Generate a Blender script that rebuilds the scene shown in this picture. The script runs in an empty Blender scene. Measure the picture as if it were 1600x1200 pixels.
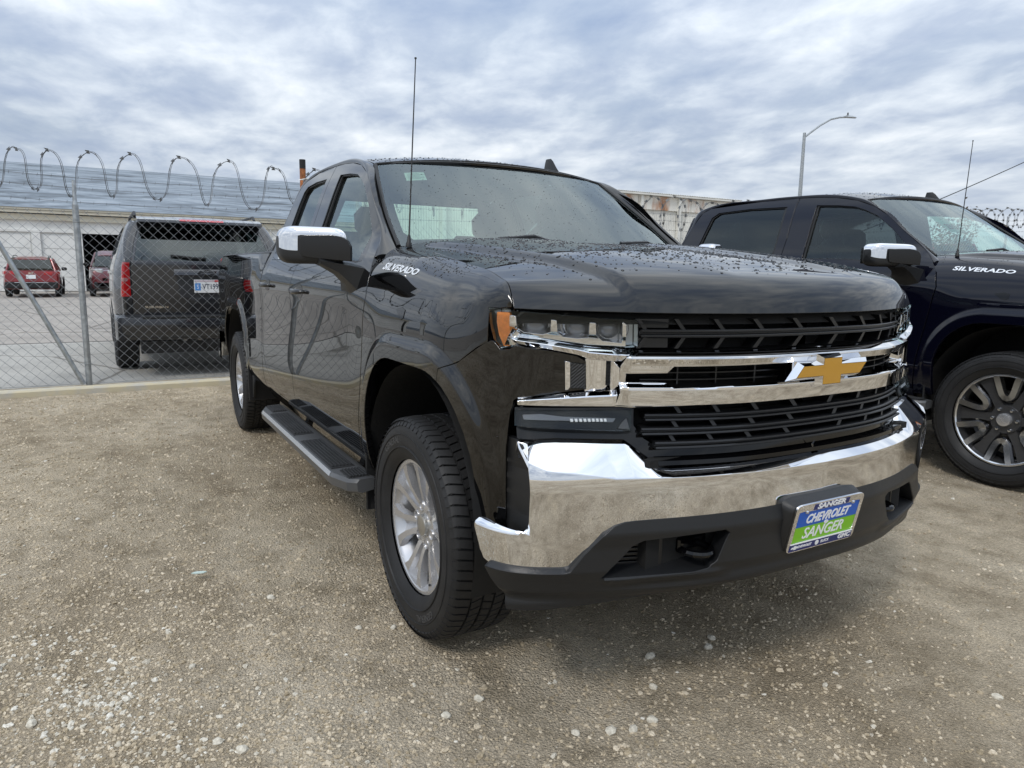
import bpy, math, random
import numpy as np
from mathutils import Vector, Matrix
from mathutils.geometry import delaunay_2d_cdt

# ------------------------------------------------------------------ camera, sky, sun, exposure
scene = bpy.context.scene
cam_data = bpy.data.cameras.new('camera')
cam_data.sensor_width = 36.0
cam_data.lens = 36.0 * 1110.0 / 1600.0
cam_data.clip_start = 0.05
cam_data.clip_end = 3000
cam = bpy.data.objects.new('camera', cam_data)
scene.collection.objects.link(cam)
CAM = Vector((2.298, -1.891, 1.320))
_y, _p, _r = (math.radians(a) for a in (150.18, -9.11, 0.857))
_d = Vector((math.cos(_y) * math.cos(_p), math.sin(_y) * math.cos(_p), math.sin(_p)))
_rt = _d.cross(Vector((0, 0, 1))).normalized()
_up = _rt.cross(_d)
_rx = _rt * math.cos(_r) + _up * math.sin(_r)
_ux = _up * math.cos(_r) - _rt * math.sin(_r)
_m = Matrix((_rx, _ux, -_d)).transposed().to_4x4()
_m.translation = CAM
cam.matrix_world = _m
scene.camera = cam

SUN_EL, SUN_AZ = math.radians(47), math.radians(-58)      # direction towards the sun in the lot's frame
world = bpy.data.worlds.new('World')
scene.world = world
world.use_nodes = True
_nt = world.node_tree
_nt.nodes.clear()
def _n(t, **k):
    n = _nt.nodes.new(t)
    for a, v in k.items(): setattr(n, a, v)
    return n
def _l(a, b): _nt.links.new(a, b)
wo = _n('ShaderNodeOutputWorld'); bgd = _n('ShaderNodeBackground')
sky = _n('ShaderNodeTexSky', sky_type='NISHITA', sun_disc=False)
sky.sun_elevation = SUN_EL; sky.sun_rotation = math.radians(90) - SUN_AZ
sky.air_density = 1.6; sky.dust_density = 3.0; sky.ozone_density = 1.5
tc = _n('ShaderNodeTexCoord'); sep = _n('ShaderNodeSeparateXYZ'); _l(tc.outputs['Generated'], sep.inputs[0])
zz = _n('ShaderNodeMath', operation='MAXIMUM'); _l(sep.outputs['Z'], zz.inputs[0]); zz.inputs[1].default_value = 0.0
za = _n('ShaderNodeMath', operation='ADD'); _l(zz.outputs[0], za.inputs[0]); za.inputs[1].default_value = 0.17
dv = _n('ShaderNodeVectorMath', operation='DIVIDE'); _l(tc.outputs['Generated'], dv.inputs[0])
cmb = _n('ShaderNodeCombineXYZ'); _l(za.outputs[0], cmb.inputs[0]); _l(za.outputs[0], cmb.inputs[1]); cmb.inputs[2].default_value = 1.0
_l(cmb.outputs[0], dv.inputs[1])
mp = _n('ShaderNodeMapping'); _l(dv.outputs[0], mp.inputs[0]); mp.inputs['Scale'].default_value = (0.95, 1.15, 0.0)
mp.inputs['Rotation'].default_value = (0, 0, math.radians(24)); mp.inputs['Location'].default_value = (3.1, 1.7, 0)
n1 = _n('ShaderNodeTexNoise'); n1.inputs['Scale'].default_value = 0.75; n1.inputs['Detail'].default_value = 7; n1.inputs['Roughness'].default_value = 0.5; n1.inputs['Distortion'].default_value = 0.2
n2 = _n('ShaderNodeTexNoise'); n2.inputs['Scale'].default_value = 3.6; n2.inputs['Detail'].default_value = 6; n2.inputs['Roughness'].default_value = 0.56; n2.inputs['Distortion'].default_value = 0.2
_l(mp.outputs[0], n1.inputs['Vector']); _l(mp.outputs[0], n2.inputs['Vector'])
mx = _n('ShaderNodeMix', data_type='FLOAT'); mx.inputs['Factor'].default_value = 0.42; _l(n1.outputs['Fac'], mx.inputs[2]); _l(n2.outputs['Fac'], mx.inputs[3])
cr = _n('ShaderNodeValToRGB'); _l(mx.outputs[0], cr.inputs[0])
cr.color_ramp.elements[0].position = 0.34; cr.color_ramp.elements[0].color = (0.19, 0.238, 0.335, 1)
cr.color_ramp.elements[1].position = 0.66; cr.color_ramp.elements[1].color = (0.585, 0.605, 0.625, 1)
e = cr.color_ramp.elements.new(0.45); e.color = (0.275, 0.32, 0.395, 1)
e = cr.color_ramp.elements.new(0.54); e.color = (0.40, 0.44, 0.49, 1)
# overcast cloud covers nearly all of it, the clear sky shines through where the cloud is thin
sk = _n('ShaderNodeVectorMath', operation='SCALE'); _l(sky.outputs[0], sk.inputs[0]); sk.inputs['Scale'].default_value = 0.07
cov = _n('ShaderNodeMapRange'); _l(n1.outputs['Fac'], cov.inputs[0]); cov.inputs[1].default_value = 0.30; cov.inputs[2].default_value = 0.48; cov.inputs[3].default_value = 0.80; cov.inputs[4].default_value = 1.0
mc = _n('ShaderNodeMix', data_type='RGBA'); _l(cov.outputs[0], mc.inputs['Factor']); _l(sk.outputs[0], mc.inputs[6]); _l(cr.outputs[0], mc.inputs[7])
# haze band low on the horizon
hz = _n('ShaderNodeMapRange'); _l(sep.outputs['Z'], hz.inputs[0]); hz.inputs[1].default_value = 0.0; hz.inputs[2].default_value = 0.16; hz.inputs[3].default_value = 0.75; hz.inputs[4].default_value = 0.0
hz.interpolation_type = 'SMOOTHSTEP'
mh = _n('ShaderNodeMix', data_type='RGBA'); _l(hz.outputs[0], mh.inputs['Factor']); _l(mc.outputs[2], mh.inputs[6]); mh.inputs[7].default_value = (0.42, 0.465, 0.52, 1)
# an overcast dome is brighter towards the zenith than at the horizon
zr = _n('ShaderNodeMapRange'); _l(zz.outputs[0], zr.inputs[0]); zr.inputs[1].default_value = 0.0; zr.inputs[2].default_value = 1.0; zr.inputs[3].default_value = 0.76; zr.inputs[4].default_value = 1.75
zs = _n('ShaderNodeVectorMath', operation='SCALE'); _l(mh.outputs[2], zs.inputs[0]); _l(zr.outputs[0], zs.inputs['Scale'])
_l(zs.outputs[0], bgd.inputs[0]); bgd.inputs[1].default_value = 1.0; _l(bgd.outputs[0], wo.inputs[0])

sun_data = bpy.data.lights.new('sun', 'SUN'); sun_data.energy = 0.7; sun_data.angle = math.radians(12); sun_data.color = (1.0, 0.95, 0.88)
sun = bpy.data.objects.new('sun', sun_data); scene.collection.objects.link(sun)
_sd = Vector((math.cos(SUN_EL) * math.cos(SUN_AZ), math.cos(SUN_EL) * math.sin(SUN_AZ), math.sin(SUN_EL)))
sun.rotation_euler = _sd.to_track_quat('Z', 'Y').to_euler()
vs = scene.view_settings
vs.view_transform = 'Standard'; vs.look = 'None'; vs.exposure = 1.0; vs.gamma = 1.0; vs.use_curve_mapping = False
scene.render.engine = 'CYCLES'
scene.cycles.max_bounces = 10; scene.cycles.transparent_max_bounces = 24; scene.cycles.use_denoising = True

# ------------------------------------------------------------------ materials
MATS = {}
def mat(name, col=(.5,.5,.5), rough=.5, metal=0., coat=0., coat_rough=.02, coat_ior=1.5, ior=1.5, var=0., vscale=8., bump=0., bscale=60., emit=None, rvar=0., spec=.5, alpha=None, col2=None, vlo=.35, vhi=.65, detail=6, aniso=None):
    """Principled material, colour varied by noise (var or towards col2), roughness and bump by finer noise"""
    if name in MATS: return MATS[name]
    m = bpy.data.materials.new(name); m.use_nodes = True; nt = m.node_tree; N = nt.nodes; L = nt.links
    b = N['Principled BSDF']
    b.inputs['Base Color'].default_value = (*col, 1); b.inputs['Roughness'].default_value = rough; b.inputs['Metallic'].default_value = metal
    b.inputs['Coat Weight'].default_value = coat; b.inputs['Coat Roughness'].default_value = coat_rough; b.inputs['Coat IOR'].default_value = coat_ior; b.inputs['IOR'].default_value = ior
    b.inputs['Specular IOR Level'].default_value = spec
    tcn = N.new('ShaderNodeTexCoord')
    if var or col2:
        n = N.new('ShaderNodeTexNoise'); n.inputs['Scale'].default_value = vscale; n.inputs['Detail'].default_value = detail; n.inputs['Roughness'].default_value = .6
        if aniso:
            mpn = N.new('ShaderNodeMapping'); mpn.inputs['Scale'].default_value = aniso; L.new(tcn.outputs['Object'], mpn.inputs[0]); L.new(mpn.outputs[0], n.inputs['Vector'])
        else: L.new(tcn.outputs['Object'], n.inputs['Vector'])
        r = N.new('ShaderNodeValToRGB'); L.new(n.outputs['Fac'], r.inputs[0])
        c2 = col2 if col2 else tuple(min(1, c * (1 + var)) for c in col); c1 = col if col2 else tuple(c * (1 - var) for c in col)
        r.color_ramp.elements[0].position = vlo; r.color_ramp.elements[1].position = vhi
        r.color_ramp.elements[0].color = (*c1, 1); r.color_ramp.elements[1].color = (*c2, 1)
        L.new(r.outputs[0], b.inputs['Base Color'])
    if rvar:
        n = N.new('ShaderNodeTexNoise'); n.inputs['Scale'].default_value = 5; n.inputs['Detail'].default_value = 7; L.new(tcn.outputs['Object'], n.inputs['Vector'])
        r = N.new('ShaderNodeMapRange'); L.new(n.outputs['Fac'], r.inputs[0]); r.inputs[1].default_value = .35; r.inputs[2].default_value = .7; r.inputs[3].default_value = max(0, rough - rvar * .3); r.inputs[4].default_value = rough + rvar
        L.new(r.outputs[0], b.inputs['Roughness'])
    if bump:
        n = N.new('ShaderNodeTexNoise'); n.inputs['Scale'].default_value = bscale; n.inputs['Detail'].default_value = 5; L.new(tcn.outputs['Object'], n.inputs['Vector'])
        bp = N.new('ShaderNodeBump'); bp.inputs['Strength'].default_value = bump; bp.inputs['Distance'].default_value = .01; L.new(n.outputs['Fac'], bp.inputs['Height']); L.new(bp.outputs[0], b.inputs['Normal'])
    if emit: b.inputs['Emission Color'].default_value = (*emit[:3], 1); b.inputs['Emission Strength'].default_value = emit[3]
    MATS[name] = m
    return m
def glass(name, tint, ior=1.5, rough=0.0):
    """thin pane: tinted see-through plus Fresnel mirror"""
    if name in MATS: return MATS[name]
    m = bpy.data.materials.new(name); m.use_nodes = True; nt = m.node_tree; N = nt.nodes; L = nt.links; N.clear()
    o = N.new('ShaderNodeOutputMaterial'); t = N.new('ShaderNodeBsdfTransparent'); g = N.new('ShaderNodeBsdfGlossy'); f = N.new('ShaderNodeFresnel'); x = N.new('ShaderNodeMixShader')
    t.inputs[0].default_value = (*tint, 1); g.inputs['Roughness'].default_value = rough; g.inputs[0].default_value = (.88, .97, .97, 1); f.inputs[0].default_value = ior
    L.new(f.outputs[0], x.inputs[0]); L.new(t.outputs[0], x.inputs[1]); L.new(g.outputs[0], x.inputs[2]); L.new(x.outputs[0], o.inputs[0])
    MATS[name] = m
    return m
M = dict(
 black_paint=mat('black_paint', (.0018,.0018,.002), .3, 0., 1., .010, 1.66, 1.4, spec=0.),
 navy_paint=mat('navy_paint', (.0022,.0025,.0075), .3, 0., 1., .010, 1.5, 1.4, spec=0.),
 grey_paint=mat('grey_paint', (.017,.018,.022), .3, .4, 1., .03, 1.5, 1.5),
 red_paint=mat('red_paint', (.22,.012,.014), .3, .2, 1., .03),
 maroon_paint=mat('maroon_paint', (.10,.008,.012), .3, .2, 1., .03),
 chrome=mat('chrome', (.80,.80,.81), .015, 1.),
 plastic=mat('black_plastic', (.0085,.009,.010), .42, bump=.12, bscale=900, rvar=.08),
 plastic_dark=mat('grille_plastic', (.006,.0063,.007), .34),
 plastic_grey=mat('grey_plastic', (.07,.072,.075), .35),
 gloss_black=mat('gloss_black', (.002,.002,.0025), .08, ior=1.45),
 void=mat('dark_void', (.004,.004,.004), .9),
 rubber=mat('tyre_rubber', (.0085,.0085,.009), .6, var=.35, vscale=9, bump=.1, bscale=160, rvar=.15),
 rubber_seal=mat('rubber_seal', (.006,.006,.006), .5),
 liner=mat('wheel_liner', (.004,.004,.004), .8, var=.3, bump=.2, bscale=40),
 silver=mat('silver_alloy', (.58,.58,.59), .24, .75, rvar=.06),
 dark_alloy=mat('dark_alloy', (.10,.102,.108), .26, .7),
 machined=mat('machined_alloy', (.66,.67,.69), .2, 1.),
 steel=mat('brake_steel', (.25,.24,.23), .4, 1., var=.3, vscale=20),
 amber=mat('amber_lens', (.85,.27,.05), .15, 0., 1., .02, var=.12, vscale=90),
 red_lens=mat('red_lens', (.42,.006,.008), .12, 0., 1., .02),
 clear_lens=mat('lamp_silver', (.55,.56,.58), .12, .9),
 gold=mat('gold_emblem', (.62,.33,.035), .3, .55, .6, .05, bump=.03, bscale=400),
 interior=mat('interior_grey', (.055,.055,.058), .75, var=.2, vscale=12, bump=.1, bscale=200),
 interior_light=mat('headliner', (.30,.30,.29), .85),
 ws_glass=glass('windshield_glass', (.76,.95,.87), 2.05),
 side_glass=glass('side_glass', (.72,.88,.81), 1.6),
 privacy_glass=glass('privacy_glass', (.15,.16,.165), 1.6),
 lamp_glass=glass('lamp_glass', (.94,.95,.96), 1.4), fog_glass=glass('fog_glass', (.9,.92,.93), 1.22), badge=mat('satin_chrome', (.80,.81,.82), .25, .6),
 drop=mat('water_drop', (.02,.021,.023), .03, ior=1.45),
 white=mat('white_print', (.80,.81,.82), .4),
 plate_blue=mat('plate_blue', (.006,.10,.50), .35), plate_green=mat('plate_green', (.20,.52,.010), .35), plate_navy=mat('plate_navy', (.008,.018,.13), .35),
 paper=mat('paper', (.55,.66,.58), .7), red_ink=mat('red_ink', (.45,.08,.08), .6),
 galv=mat('galvanised_steel', (.36,.38,.39), .42, .75, var=.25, vscale=18, rvar=.12),
 galv_wire=mat('galvanised_wire', (.30,.31,.315), .45, .7),
 razor=mat('razor_wire', (.16,.165,.17), .45, .8),
)

# ------------------------------------------------------------------ mesh helpers
COL = scene.collection
def link(name, me, parent=None):
    o = bpy.data.objects.new(name, me); COL.objects.link(o)
    if parent is not None: o.parent = parent
    return o
def tag(o, label=None, cat=None, group=None, kind=None):
    if label: o['label'] = label
    if cat: o['category'] = cat
    if group: o['group'] = group
    if kind: o['kind'] = kind
    return o
def root(name, loc, label, cat, group=None, rz=0.):
    o = bpy.data.objects.new(name, None); COL.objects.link(o); o.location = loc; o.rotation_euler = (0, 0, rz); o.empty_display_size = .3
    return tag(o, label, cat, group)
def mesh(name, V, F, m, parent=None, ang=35, normals=None, mirror=False):
    V = np.asarray(V, float).reshape(-1, 3)
    def mk(V, F, N):
        me = bpy.data.meshes.new(name); me.from_pydata([tuple(v) for v in V], [], [tuple(int(i) for i in f) for f in F if len(set(f)) == len(f)]); me.materials.append(m)
        me.polygons.foreach_set('use_smooth', [ang > 0] * len(me.polygons)); me.update()
        if N is not None: me.normals_split_custom_set_from_vertices([tuple(n) for n in N])
        elif ang > 0 and ang < 180: me.set_sharp_from_angle(angle=math.radians(ang))
        return me
    o = link(name, mk(V, F, normals), parent)
    if mirror:
        s = np.array([1, -1, 1.]); link(name, mk(V * s, [tuple(f)[::-1] for f in F], None if normals is None else normals * s), parent)
    return o
class B:
    """collects simple solids into one mesh"""
    def __init__(s): s.V = []; s.F = []
    def add(s, V, F):
        k = len(s.V); s.V += [tuple(v) for v in V]; s.F += [tuple(i + k for i in f) for f in F]; return s
    def box(s, c, d, R=None, ch=0.):
        x, y, z = (a / 2 for a in d)
        if ch <= 0:
            V = [(i * x, j * y, k * z) for i in (-1, 1) for j in (-1, 1) for k in (-1, 1)]
            F = [(0,1,3,2),(4,6,7,5),(0,4,5,1),(2,3,7,6),(0,2,6,4),(1,5,7,3)]
        else:
            # chamfered box: 24 vertices
            V = []; idx = {}
            for i in (-1, 1):
                for j in (-1, 1):
                    for k in (-1, 1):
                        for a in range(3):
                            p = [i * (x - ch), j * (y - ch), k * (z - ch)]; p[a] = (i * x, j * y, k * z)[a]
                            idx[(i, j, k, a)] = len(V); V.append(tuple(p))
            F = []
            for a in range(3):
                b, c_ = (a + 1) % 3, (a + 2) % 3
                for s_ in (-1, 1):
                    q = []
                    for (u, v) in ((-1,-1),(1,-1),(1,1),(-1,1)):
                        t = [0, 0, 0]; t[a] = s_; t[b] = u; t[c_] = v; q.append(idx[(*t, a)])
                    F.append(tuple(q) if s_ > 0 else tuple(q[::-1]))
                for u in (-1, 1):
                    for v in (-1, 1):
                        t0 = [0,0,0]; t1 = [0,0,0]; t0[b] = t1[b] = u; t0[c_] = t1[c_] = v; t0[a] = -1; t1[a] = 1
                        q = (idx[(*t0, b)], idx[(*t1, b)], idx[(*t1, c_)], idx[(*t0, c_)])
                        F.append(q if u * v > 0 else q[::-1])
            for i in (-1, 1):
                for j in (-1, 1):
                    for k in (-1, 1):
                        q = (idx[(i,j,k,0)], idx[(i,j,k,1)], idx[(i,j,k,2)]); F.append(q if i * j * k > 0 else q[::-1])
        V = [Vector(v) for v in V]
        if R is not None: V = [R @ v for v in V]
        c = Vector(c); return s.add([v + c for v in V], F)
    def tube(s, path, r, n=8, closed=False, caps=True):
        P = [Vector(p) for p in path]; k = len(P); rs = r if hasattr(r, '__len__') else [r] * k
        up = None; rings = []
        for i in range(k):
            a = P[(i - 1) % k] if (closed or i) else P[0]; b = P[(i + 1) % k] if (closed or i < k - 1) else P[-1]
            t = (b - a).normalized()
            if up is None:
                up = Vector((0, 0, 1)) if abs(t.z) < .9 else Vector((1, 0, 0))
            u = (up - t * up.dot(t)).normalized(); up = u; w = t.cross(u)
            rings.append([P[i] + (u * math.cos(2 * math.pi * j / n) + w * math.sin(2 * math.pi * j / n)) * rs[i] for j in range(n)])
        return s.rings(rings, closed, caps)
    def rings(s, rings, closed=False, caps=True, loop=True):
        n = len(rings[0]); k = len(rings); V = [p for r in rings for p in r]; F = []
        for i in range(k if closed else k - 1):
            a = i * n; b = ((i + 1) % k) * n
            for j in range(n if loop else n - 1): j2 = (j + 1) % n; F.append((a + j, a + j2, b + j2, b + j))
        if caps and not closed: F.append(tuple(range(n))[::-1]); F.append(tuple((k - 1) * n + j for j in range(n)))
        return s.add(V, F)
    def lathe(s, prof, n=48, origin=(0, 0, 0), axis='y', sgn=1, caps=False):
        """prof: (axial, radius)"""
        o = Vector(origin); rings = []
        for a, r in prof:
            ring = []
            for j in range(n):
                t = 2 * math.pi * j / n; c, q = r * math.cos(t), r * math.sin(t)
                ring.append(o + (Vector((c, a, q)) if axis == 'y' else Vector((c, q, a)) if axis == 'z' else Vector((a, c, q))))
            rings.append(ring)
        return s.rings(rings, False, caps)
    def prism(s, poly, fn0, fn1):
        """closed solid between two mappings of a 2D outline"""
        n = len(poly); V = [fn0(*p) for p in poly] + [fn1(*p) for p in poly]
        tri = tess(poly)
        F = [t for t in tri] + [tuple(i + n for i in t)[::-1] for t in tri] + [(i, i + n, (i + 1) % n + n, (i + 1) % n) for i in range(n)]
        return s.add(V, F)
    def done(s, name, m, parent=None, ang=35, mirror=False): return mesh(name, s.V, s.F, m, parent, ang, None, mirror)
def inside(P, poly):
    P = np.asarray(P, float); poly = np.asarray(poly, float); x, y = P[:, 0][:, None], P[:, 1][:, None]
    x0, y0 = poly[:, 0], poly[:, 1]; x1, y1 = np.roll(x0, -1), np.roll(y0, -1)
    with np.errstate(divide='ignore', invalid='ignore'):
        c = ((y0 > y) != (y1 > y)) & (x < (x1 - x0) * (y - y0) / (y1 - y0 + 1e-30) + x0)
    return c.sum(1) % 2 == 1
def area(p):
    p = np.asarray(p, float); return .5 * np.sum(p[:, 0] * np.roll(p[:, 1], -1) - np.roll(p[:, 0], -1) * p[:, 1])
def tess(poly):
    n = len(poly); r = delaunay_2d_cdt([Vector(p) for p in poly], [(i, (i + 1) % n) for i in range(n)], [], 0, 1e-7)
    back = {}
    for i, o in enumerate(r[3]):
        if o: back[i] = o[0]
    T = []
    for f in r[2]:
        c = np.mean([r[0][i] for i in f], axis=0)
        if inside([c], poly)[0] and all(i in back for i in f): T.append(tuple(back[i] for i in f))
    return T
def smooth_poly(poly, it=2, keep=()):
    """Chaikin corner cutting, except at the kept corners"""
    P = [(tuple(p), i in keep) for i, p in enumerate(poly)]
    for _ in range(it):
        Q = []
        n = len(P)
        for i in range(n):
            (a, ka), (b, kb) = P[i], P[(i + 1) % n]
            Q.append((a, True) if ka else (tuple(.75 * a[j] + .25 * b[j] for j in range(2)), False))
            if not kb: Q.append((tuple(.25 * a[j] + .75 * b[j] for j in range(2)), False))
        P = Q
    return [p for p, _ in P]
def patch(name, poly, fn, du, dv, m, parent=None, holes=(), thick=.012, bev=.0025, out=(0, 0, 1), mirror=False, rows=(), cols=()):
    """surface cut to a 2D outline: fn maps arrays (p, q) to points; smooth normals come from fn; edge folded back by thick"""
    S = np.array([du, dv], float)
    loops = []
    for k, lp in enumerate([poly] + list(holes)):
        lp = np.asarray(lp, float) / S
        lp = lp[np.linalg.norm(lp - np.roll(lp, 1, 0), axis=1) > 1e-5]
        if (area(lp) > 0) != (k == 0): lp = lp[::-1]
        R = []
        for i in range(len(lp)):
            a, b = lp[i], lp[(i + 1) % len(lp)]; n = max(1, int(math.ceil(np.linalg.norm(b - a))))
            for j in range(n): R.append(a + (b - a) * j / n)
        loops.append(np.array(R))
    lo = loops[0].min(0); hi = loops[0].max(0)
    gu = np.arange(math.floor(lo[0]), hi[0] + 1); gv = np.arange(math.floor(lo[1]), hi[1] + 1)
    if len(rows): gv = np.sort(np.concatenate([gv, np.array(rows) / dv]))
    if len(cols): gu = np.sort(np.concatenate([gu, np.array(cols) / du]))
    G = np.stack(np.meshgrid(gu, gv, indexing='ij'), -1).reshape(-1, 2)
    ok = inside(G, loops[0])
    for h in loops[1:]: ok &= ~inside(G, h)
    G = G[ok]
    A = np.concatenate(loops); Bn = np.concatenate([np.roll(l, -1, 0) for l in loops])
    if len(G):
        keep = np.ones(len(G), bool)
        for c in range(0, len(G), 4000):
            g = G[c:c + 4000, None, :]; d = Bn - A; t = np.clip(((g - A) * d).sum(-1) / ((d * d).sum(-1) + 1e-12), 0, 1)
            keep[c:c + 4000] = (np.linalg.norm(g - (A + d * t[..., None]), axis=-1).min(1) > .35)
        G = G[keep]
    pts = np.concatenate([A, G]); E = []; k = 0
    for l in loops: n = len(l); E += [(k + i, k + (i + 1) % n) for i in range(n)]; k += n
    r = delaunay_2d_cdt([Vector((float(p[0]), float(p[1]))) for p in pts], E, [], 0, 1e-6)
    Q = np.array([(v[0], v[1]) for v in r[0]])
    T = np.array([f for f in r[2] if len(f) == 3]); c = Q[T].mean(1)
    ok = inside(c, loops[0])
    for h in loops[1:]: ok &= ~inside(c, h)
    T = T[ok]
    a2 = (Q[T[:, 1]] - Q[T[:, 0]])[:, 0] * (Q[T[:, 2]] - Q[T[:, 0]])[:, 1] - (Q[T[:, 1]] - Q[T[:, 0]])[:, 1] * (Q[T[:, 2]] - Q[T[:, 0]])[:, 0]
    T = np.where((a2 < 0)[:, None], T[:, ::-1], T)
    mp_ = {}
    for i, o in enumerate(r[3]):
        for q in o: mp_[q] = i
    u, v = Q[:, 0] * du, Q[:, 1] * dv
    P = fn(u, v); eu, ev = du * .02, dv * .02
    N = np.cross(fn(u + eu, v) - fn(u - eu, v), fn(u, v + ev) - fn(u, v - ev)); N /= np.linalg.norm(N, axis=1, keepdims=True) + 1e-12
    bad = ~np.isfinite(N).all(1) | ~np.isfinite(P).all(1)
    if bad.any(): print('BAD', name, bad.sum()); N[bad] = np.array(out, float); P[~np.isfinite(P)] = 0
    sg = 1. if (N @ np.array(out, float)).mean() > 0 else -1.
    N *= sg
    if sg < 0: T = T[:, ::-1]
    V = [P]; NN = [N]; F = [tuple(t) for t in T]; base = len(P)
    if thick > 0:
        k = 0
        for l in loops:
            n = len(l); ix = [mp_.get(k + i, k + i) for i in range(n)]; k += n
            p = P[ix]; nn = N[ix]; t = np.roll(p, -1, 0) - np.roll(p, 1, 0)
            o = np.cross(t, nn) * sg; o /= np.linalg.norm(o, axis=1, keepdims=True) + 1e-12
            r1 = p + o * bev * .6 - nn * bev; r2 = r1 - nn * thick
            V += [r1, r2]; NN += [o, o]
            b1, b2 = base, base + n; base += 2 * n
            for i in range(n):
                j = (i + 1) % n; q = [(ix[i], b1 + i, b1 + j, ix[j]), (b1 + i, b2 + i, b2 + j, b1 + j)]
                F += q if sg > 0 else [x[::-1] for x in q]
    return mesh(name, np.concatenate(V), F, m, parent, 180, np.concatenate(NN), mirror)
def grid(name, fn, us, vs, m, parent=None, mirror=False, thick=0., ang=180, loop_v=False):
    """regular sheet fn(u, v)"""
    U, W = np.meshgrid(us, vs, indexing='ij'); P = fn(U.ravel(), W.ravel()); n, k = len(us), len(vs)
    F = [(i * k + j, (i + 1) * k + j, (i + 1) * k + (j + 1) % k, i * k + (j + 1) % k) for i in range(n - 1) for j in range(k if loop_v else k - 1)]
    return mesh(name, P, F, m, parent, ang, None, mirror)
def lettering(name, text, size, m, parent, fn, extrude=.002, sx=1., shear=0., bold=0., align='CENTER'):
    """text as a mesh; fn maps (x, y, depth) of the flat lettering to a point"""
    c = bpy.data.curves.new(name, 'FONT'); c.body = text; c.size = size; c.extrude = extrude; c.align_x = align; c.align_y = 'CENTER'; c.shear = shear; c.offset = bold; c.resolution_u = 3
    t = bpy.data.objects.new('tmp', c); COL.objects.link(t); dg = bpy.context.evaluated_depsgraph_get(); me = t.evaluated_get(dg).to_mesh()
    V = [fn(v.co.x * sx, v.co.y, v.co.z) for v in me.vertices]; F = [tuple(p.vertices) for p in me.polygons]
    t.evaluated_get(dg).to_mesh_clear(); bpy.data.objects.remove(t); bpy.data.curves.remove(c)
    return mesh(name, V, F, m, parent, 20)

def sm(a,b,x):
    t=np.clip((np.asarray(x,float)-a)/(b-a),0,1); return t*t*(3-2*t)
class CS:
    """natural cubic spline"""
    def __init__(s,pts):
        s.x=np.array([p[0] for p in pts],float); s.y=np.array([p[1:] for p in pts],float)
        n=len(s.x); h=np.diff(s.x); A=np.eye(n); r=np.zeros_like(s.y)
        for i in range(1,n-1):
            A[i,i-1]=h[i-1]; A[i,i]=2*(h[i-1]+h[i]); A[i,i+1]=h[i]
            r[i]=6*((s.y[i+1]-s.y[i])/h[i]-(s.y[i]-s.y[i-1])/h[i-1])
        s.m=np.linalg.solve(A,r); s.h=h
    def __call__(s,x):
        x=np.clip(np.asarray(x,float),s.x[0],s.x[-1]); i=np.clip(np.searchsorted(s.x,x)-1,0,len(s.x)-2)
        h=s.h[i][...,None]; a=(s.x[i+1]-x)[...,None]; b=(x-s.x[i])[...,None]
        r=(s.m[i]*a**3+s.m[i+1]*b**3)/(6*h)+(s.y[i]/h-s.m[i]*h/6)*a+(s.y[i+1]/h-s.m[i+1]*h/6)*b
        return r[...,0] if r.shape[-1]==1 else r
# ---- front fascia: two plan curves blended by height
FA=CS([(0,.895,0),(1,.882,.25),(2,.835,.45),(3,.765,.61),(4,.70,.75),(5,.62,.89),(6,.53,.955),(7,.40,.985),(8,.25,1.0)])
FB=CS([(0,.93,0),(1,.92,.25),(2,.885,.45),(3,.835,.61),(4,.79,.74),(5,.715,.90),(6,.62,.985),(7,.50,1.01),(8,.35,1.01)])
def arch(x,z,cx=.02,hx=.455,top=1.0,r=.30,z0=.3):
    """distance outside the wheel opening"""
    qx=np.abs(x-cx)-(hx-r); qz=(z-z0)-(top-z0-r)
    return np.hypot(np.maximum(qx,0),np.maximum(qz,0))+np.minimum(np.maximum(qx,qz),0)-r
REARX=-3.745
def flare(x,z):
    d=np.minimum(arch(x,z),arch(x,z,REARX,.50,.985))
    return (.008+.007*sm(.55,.85,z))*(1-sm(.045,.095,d))
def fasc(u,z,off=0.):
    u=np.asarray(u,float); z=np.asarray(z,float)
    s=np.where(u<0,-1.,1.); a=np.minimum(np.abs(u),7.99); w=(1-sm(.72,1.0,z))[...,None]
    f=lambda t: FA(t)*(1-w)+FB(t)*w
    p=f(a); t=f(np.clip(a+1e-3,0,8))-f(np.clip(a-1e-3,0,8)); t=np.where((a<1e-3)[...,None],np.array([0.,1.]),t)
    t=t/np.linalg.norm(t,axis=-1,keepdims=True)
    x=p[...,0]+t[...,1]*off; y=p[...,1]-t[...,0]*off
    y=y+flare(x,z)*sm(.90,.97,y)
    return np.stack([x,s*y,z],-1)
# ---- body side: half width as a function of length and height
SEC=CS([(.40,.89),(.46,.935),(.52,.968),(.60,.988),(.70,.995),(.82,.992),(.95,.987),(1.06,.986),(1.14,.989),(1.195,.991),(1.24,.983),(1.30,.962),(1.36,.934),(1.40,.913),(1.46,.888),(1.56,.848),(1.70,.794),(1.80,.750),(1.88,.708)])
SEF=CS([(.40,.89),(.46,.94),(.52,.975),(.60,.995),(.72,1.0),(.95,1.0),(1.08,1.0),(1.14,.994),(1.20,.98),(1.26,.962),(1.32,.935),(1.40,.88),(1.5,.80)])
SEB=CS([(.40,.90),(.46,.94),(.52,.972),(.60,.992),(.72,.998),(.95,.994),(1.10,.994),(1.19,.996),(1.25,.988),(1.32,.972),(1.38,.955),(1.41,.942),(1.5,.90)])
TAP=CS([(-.2,0),(.12,0),(.25,0.0),(.40,.015),(.53,.045),(.58,.073),(.62,.11),(.70,.25)])
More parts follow.
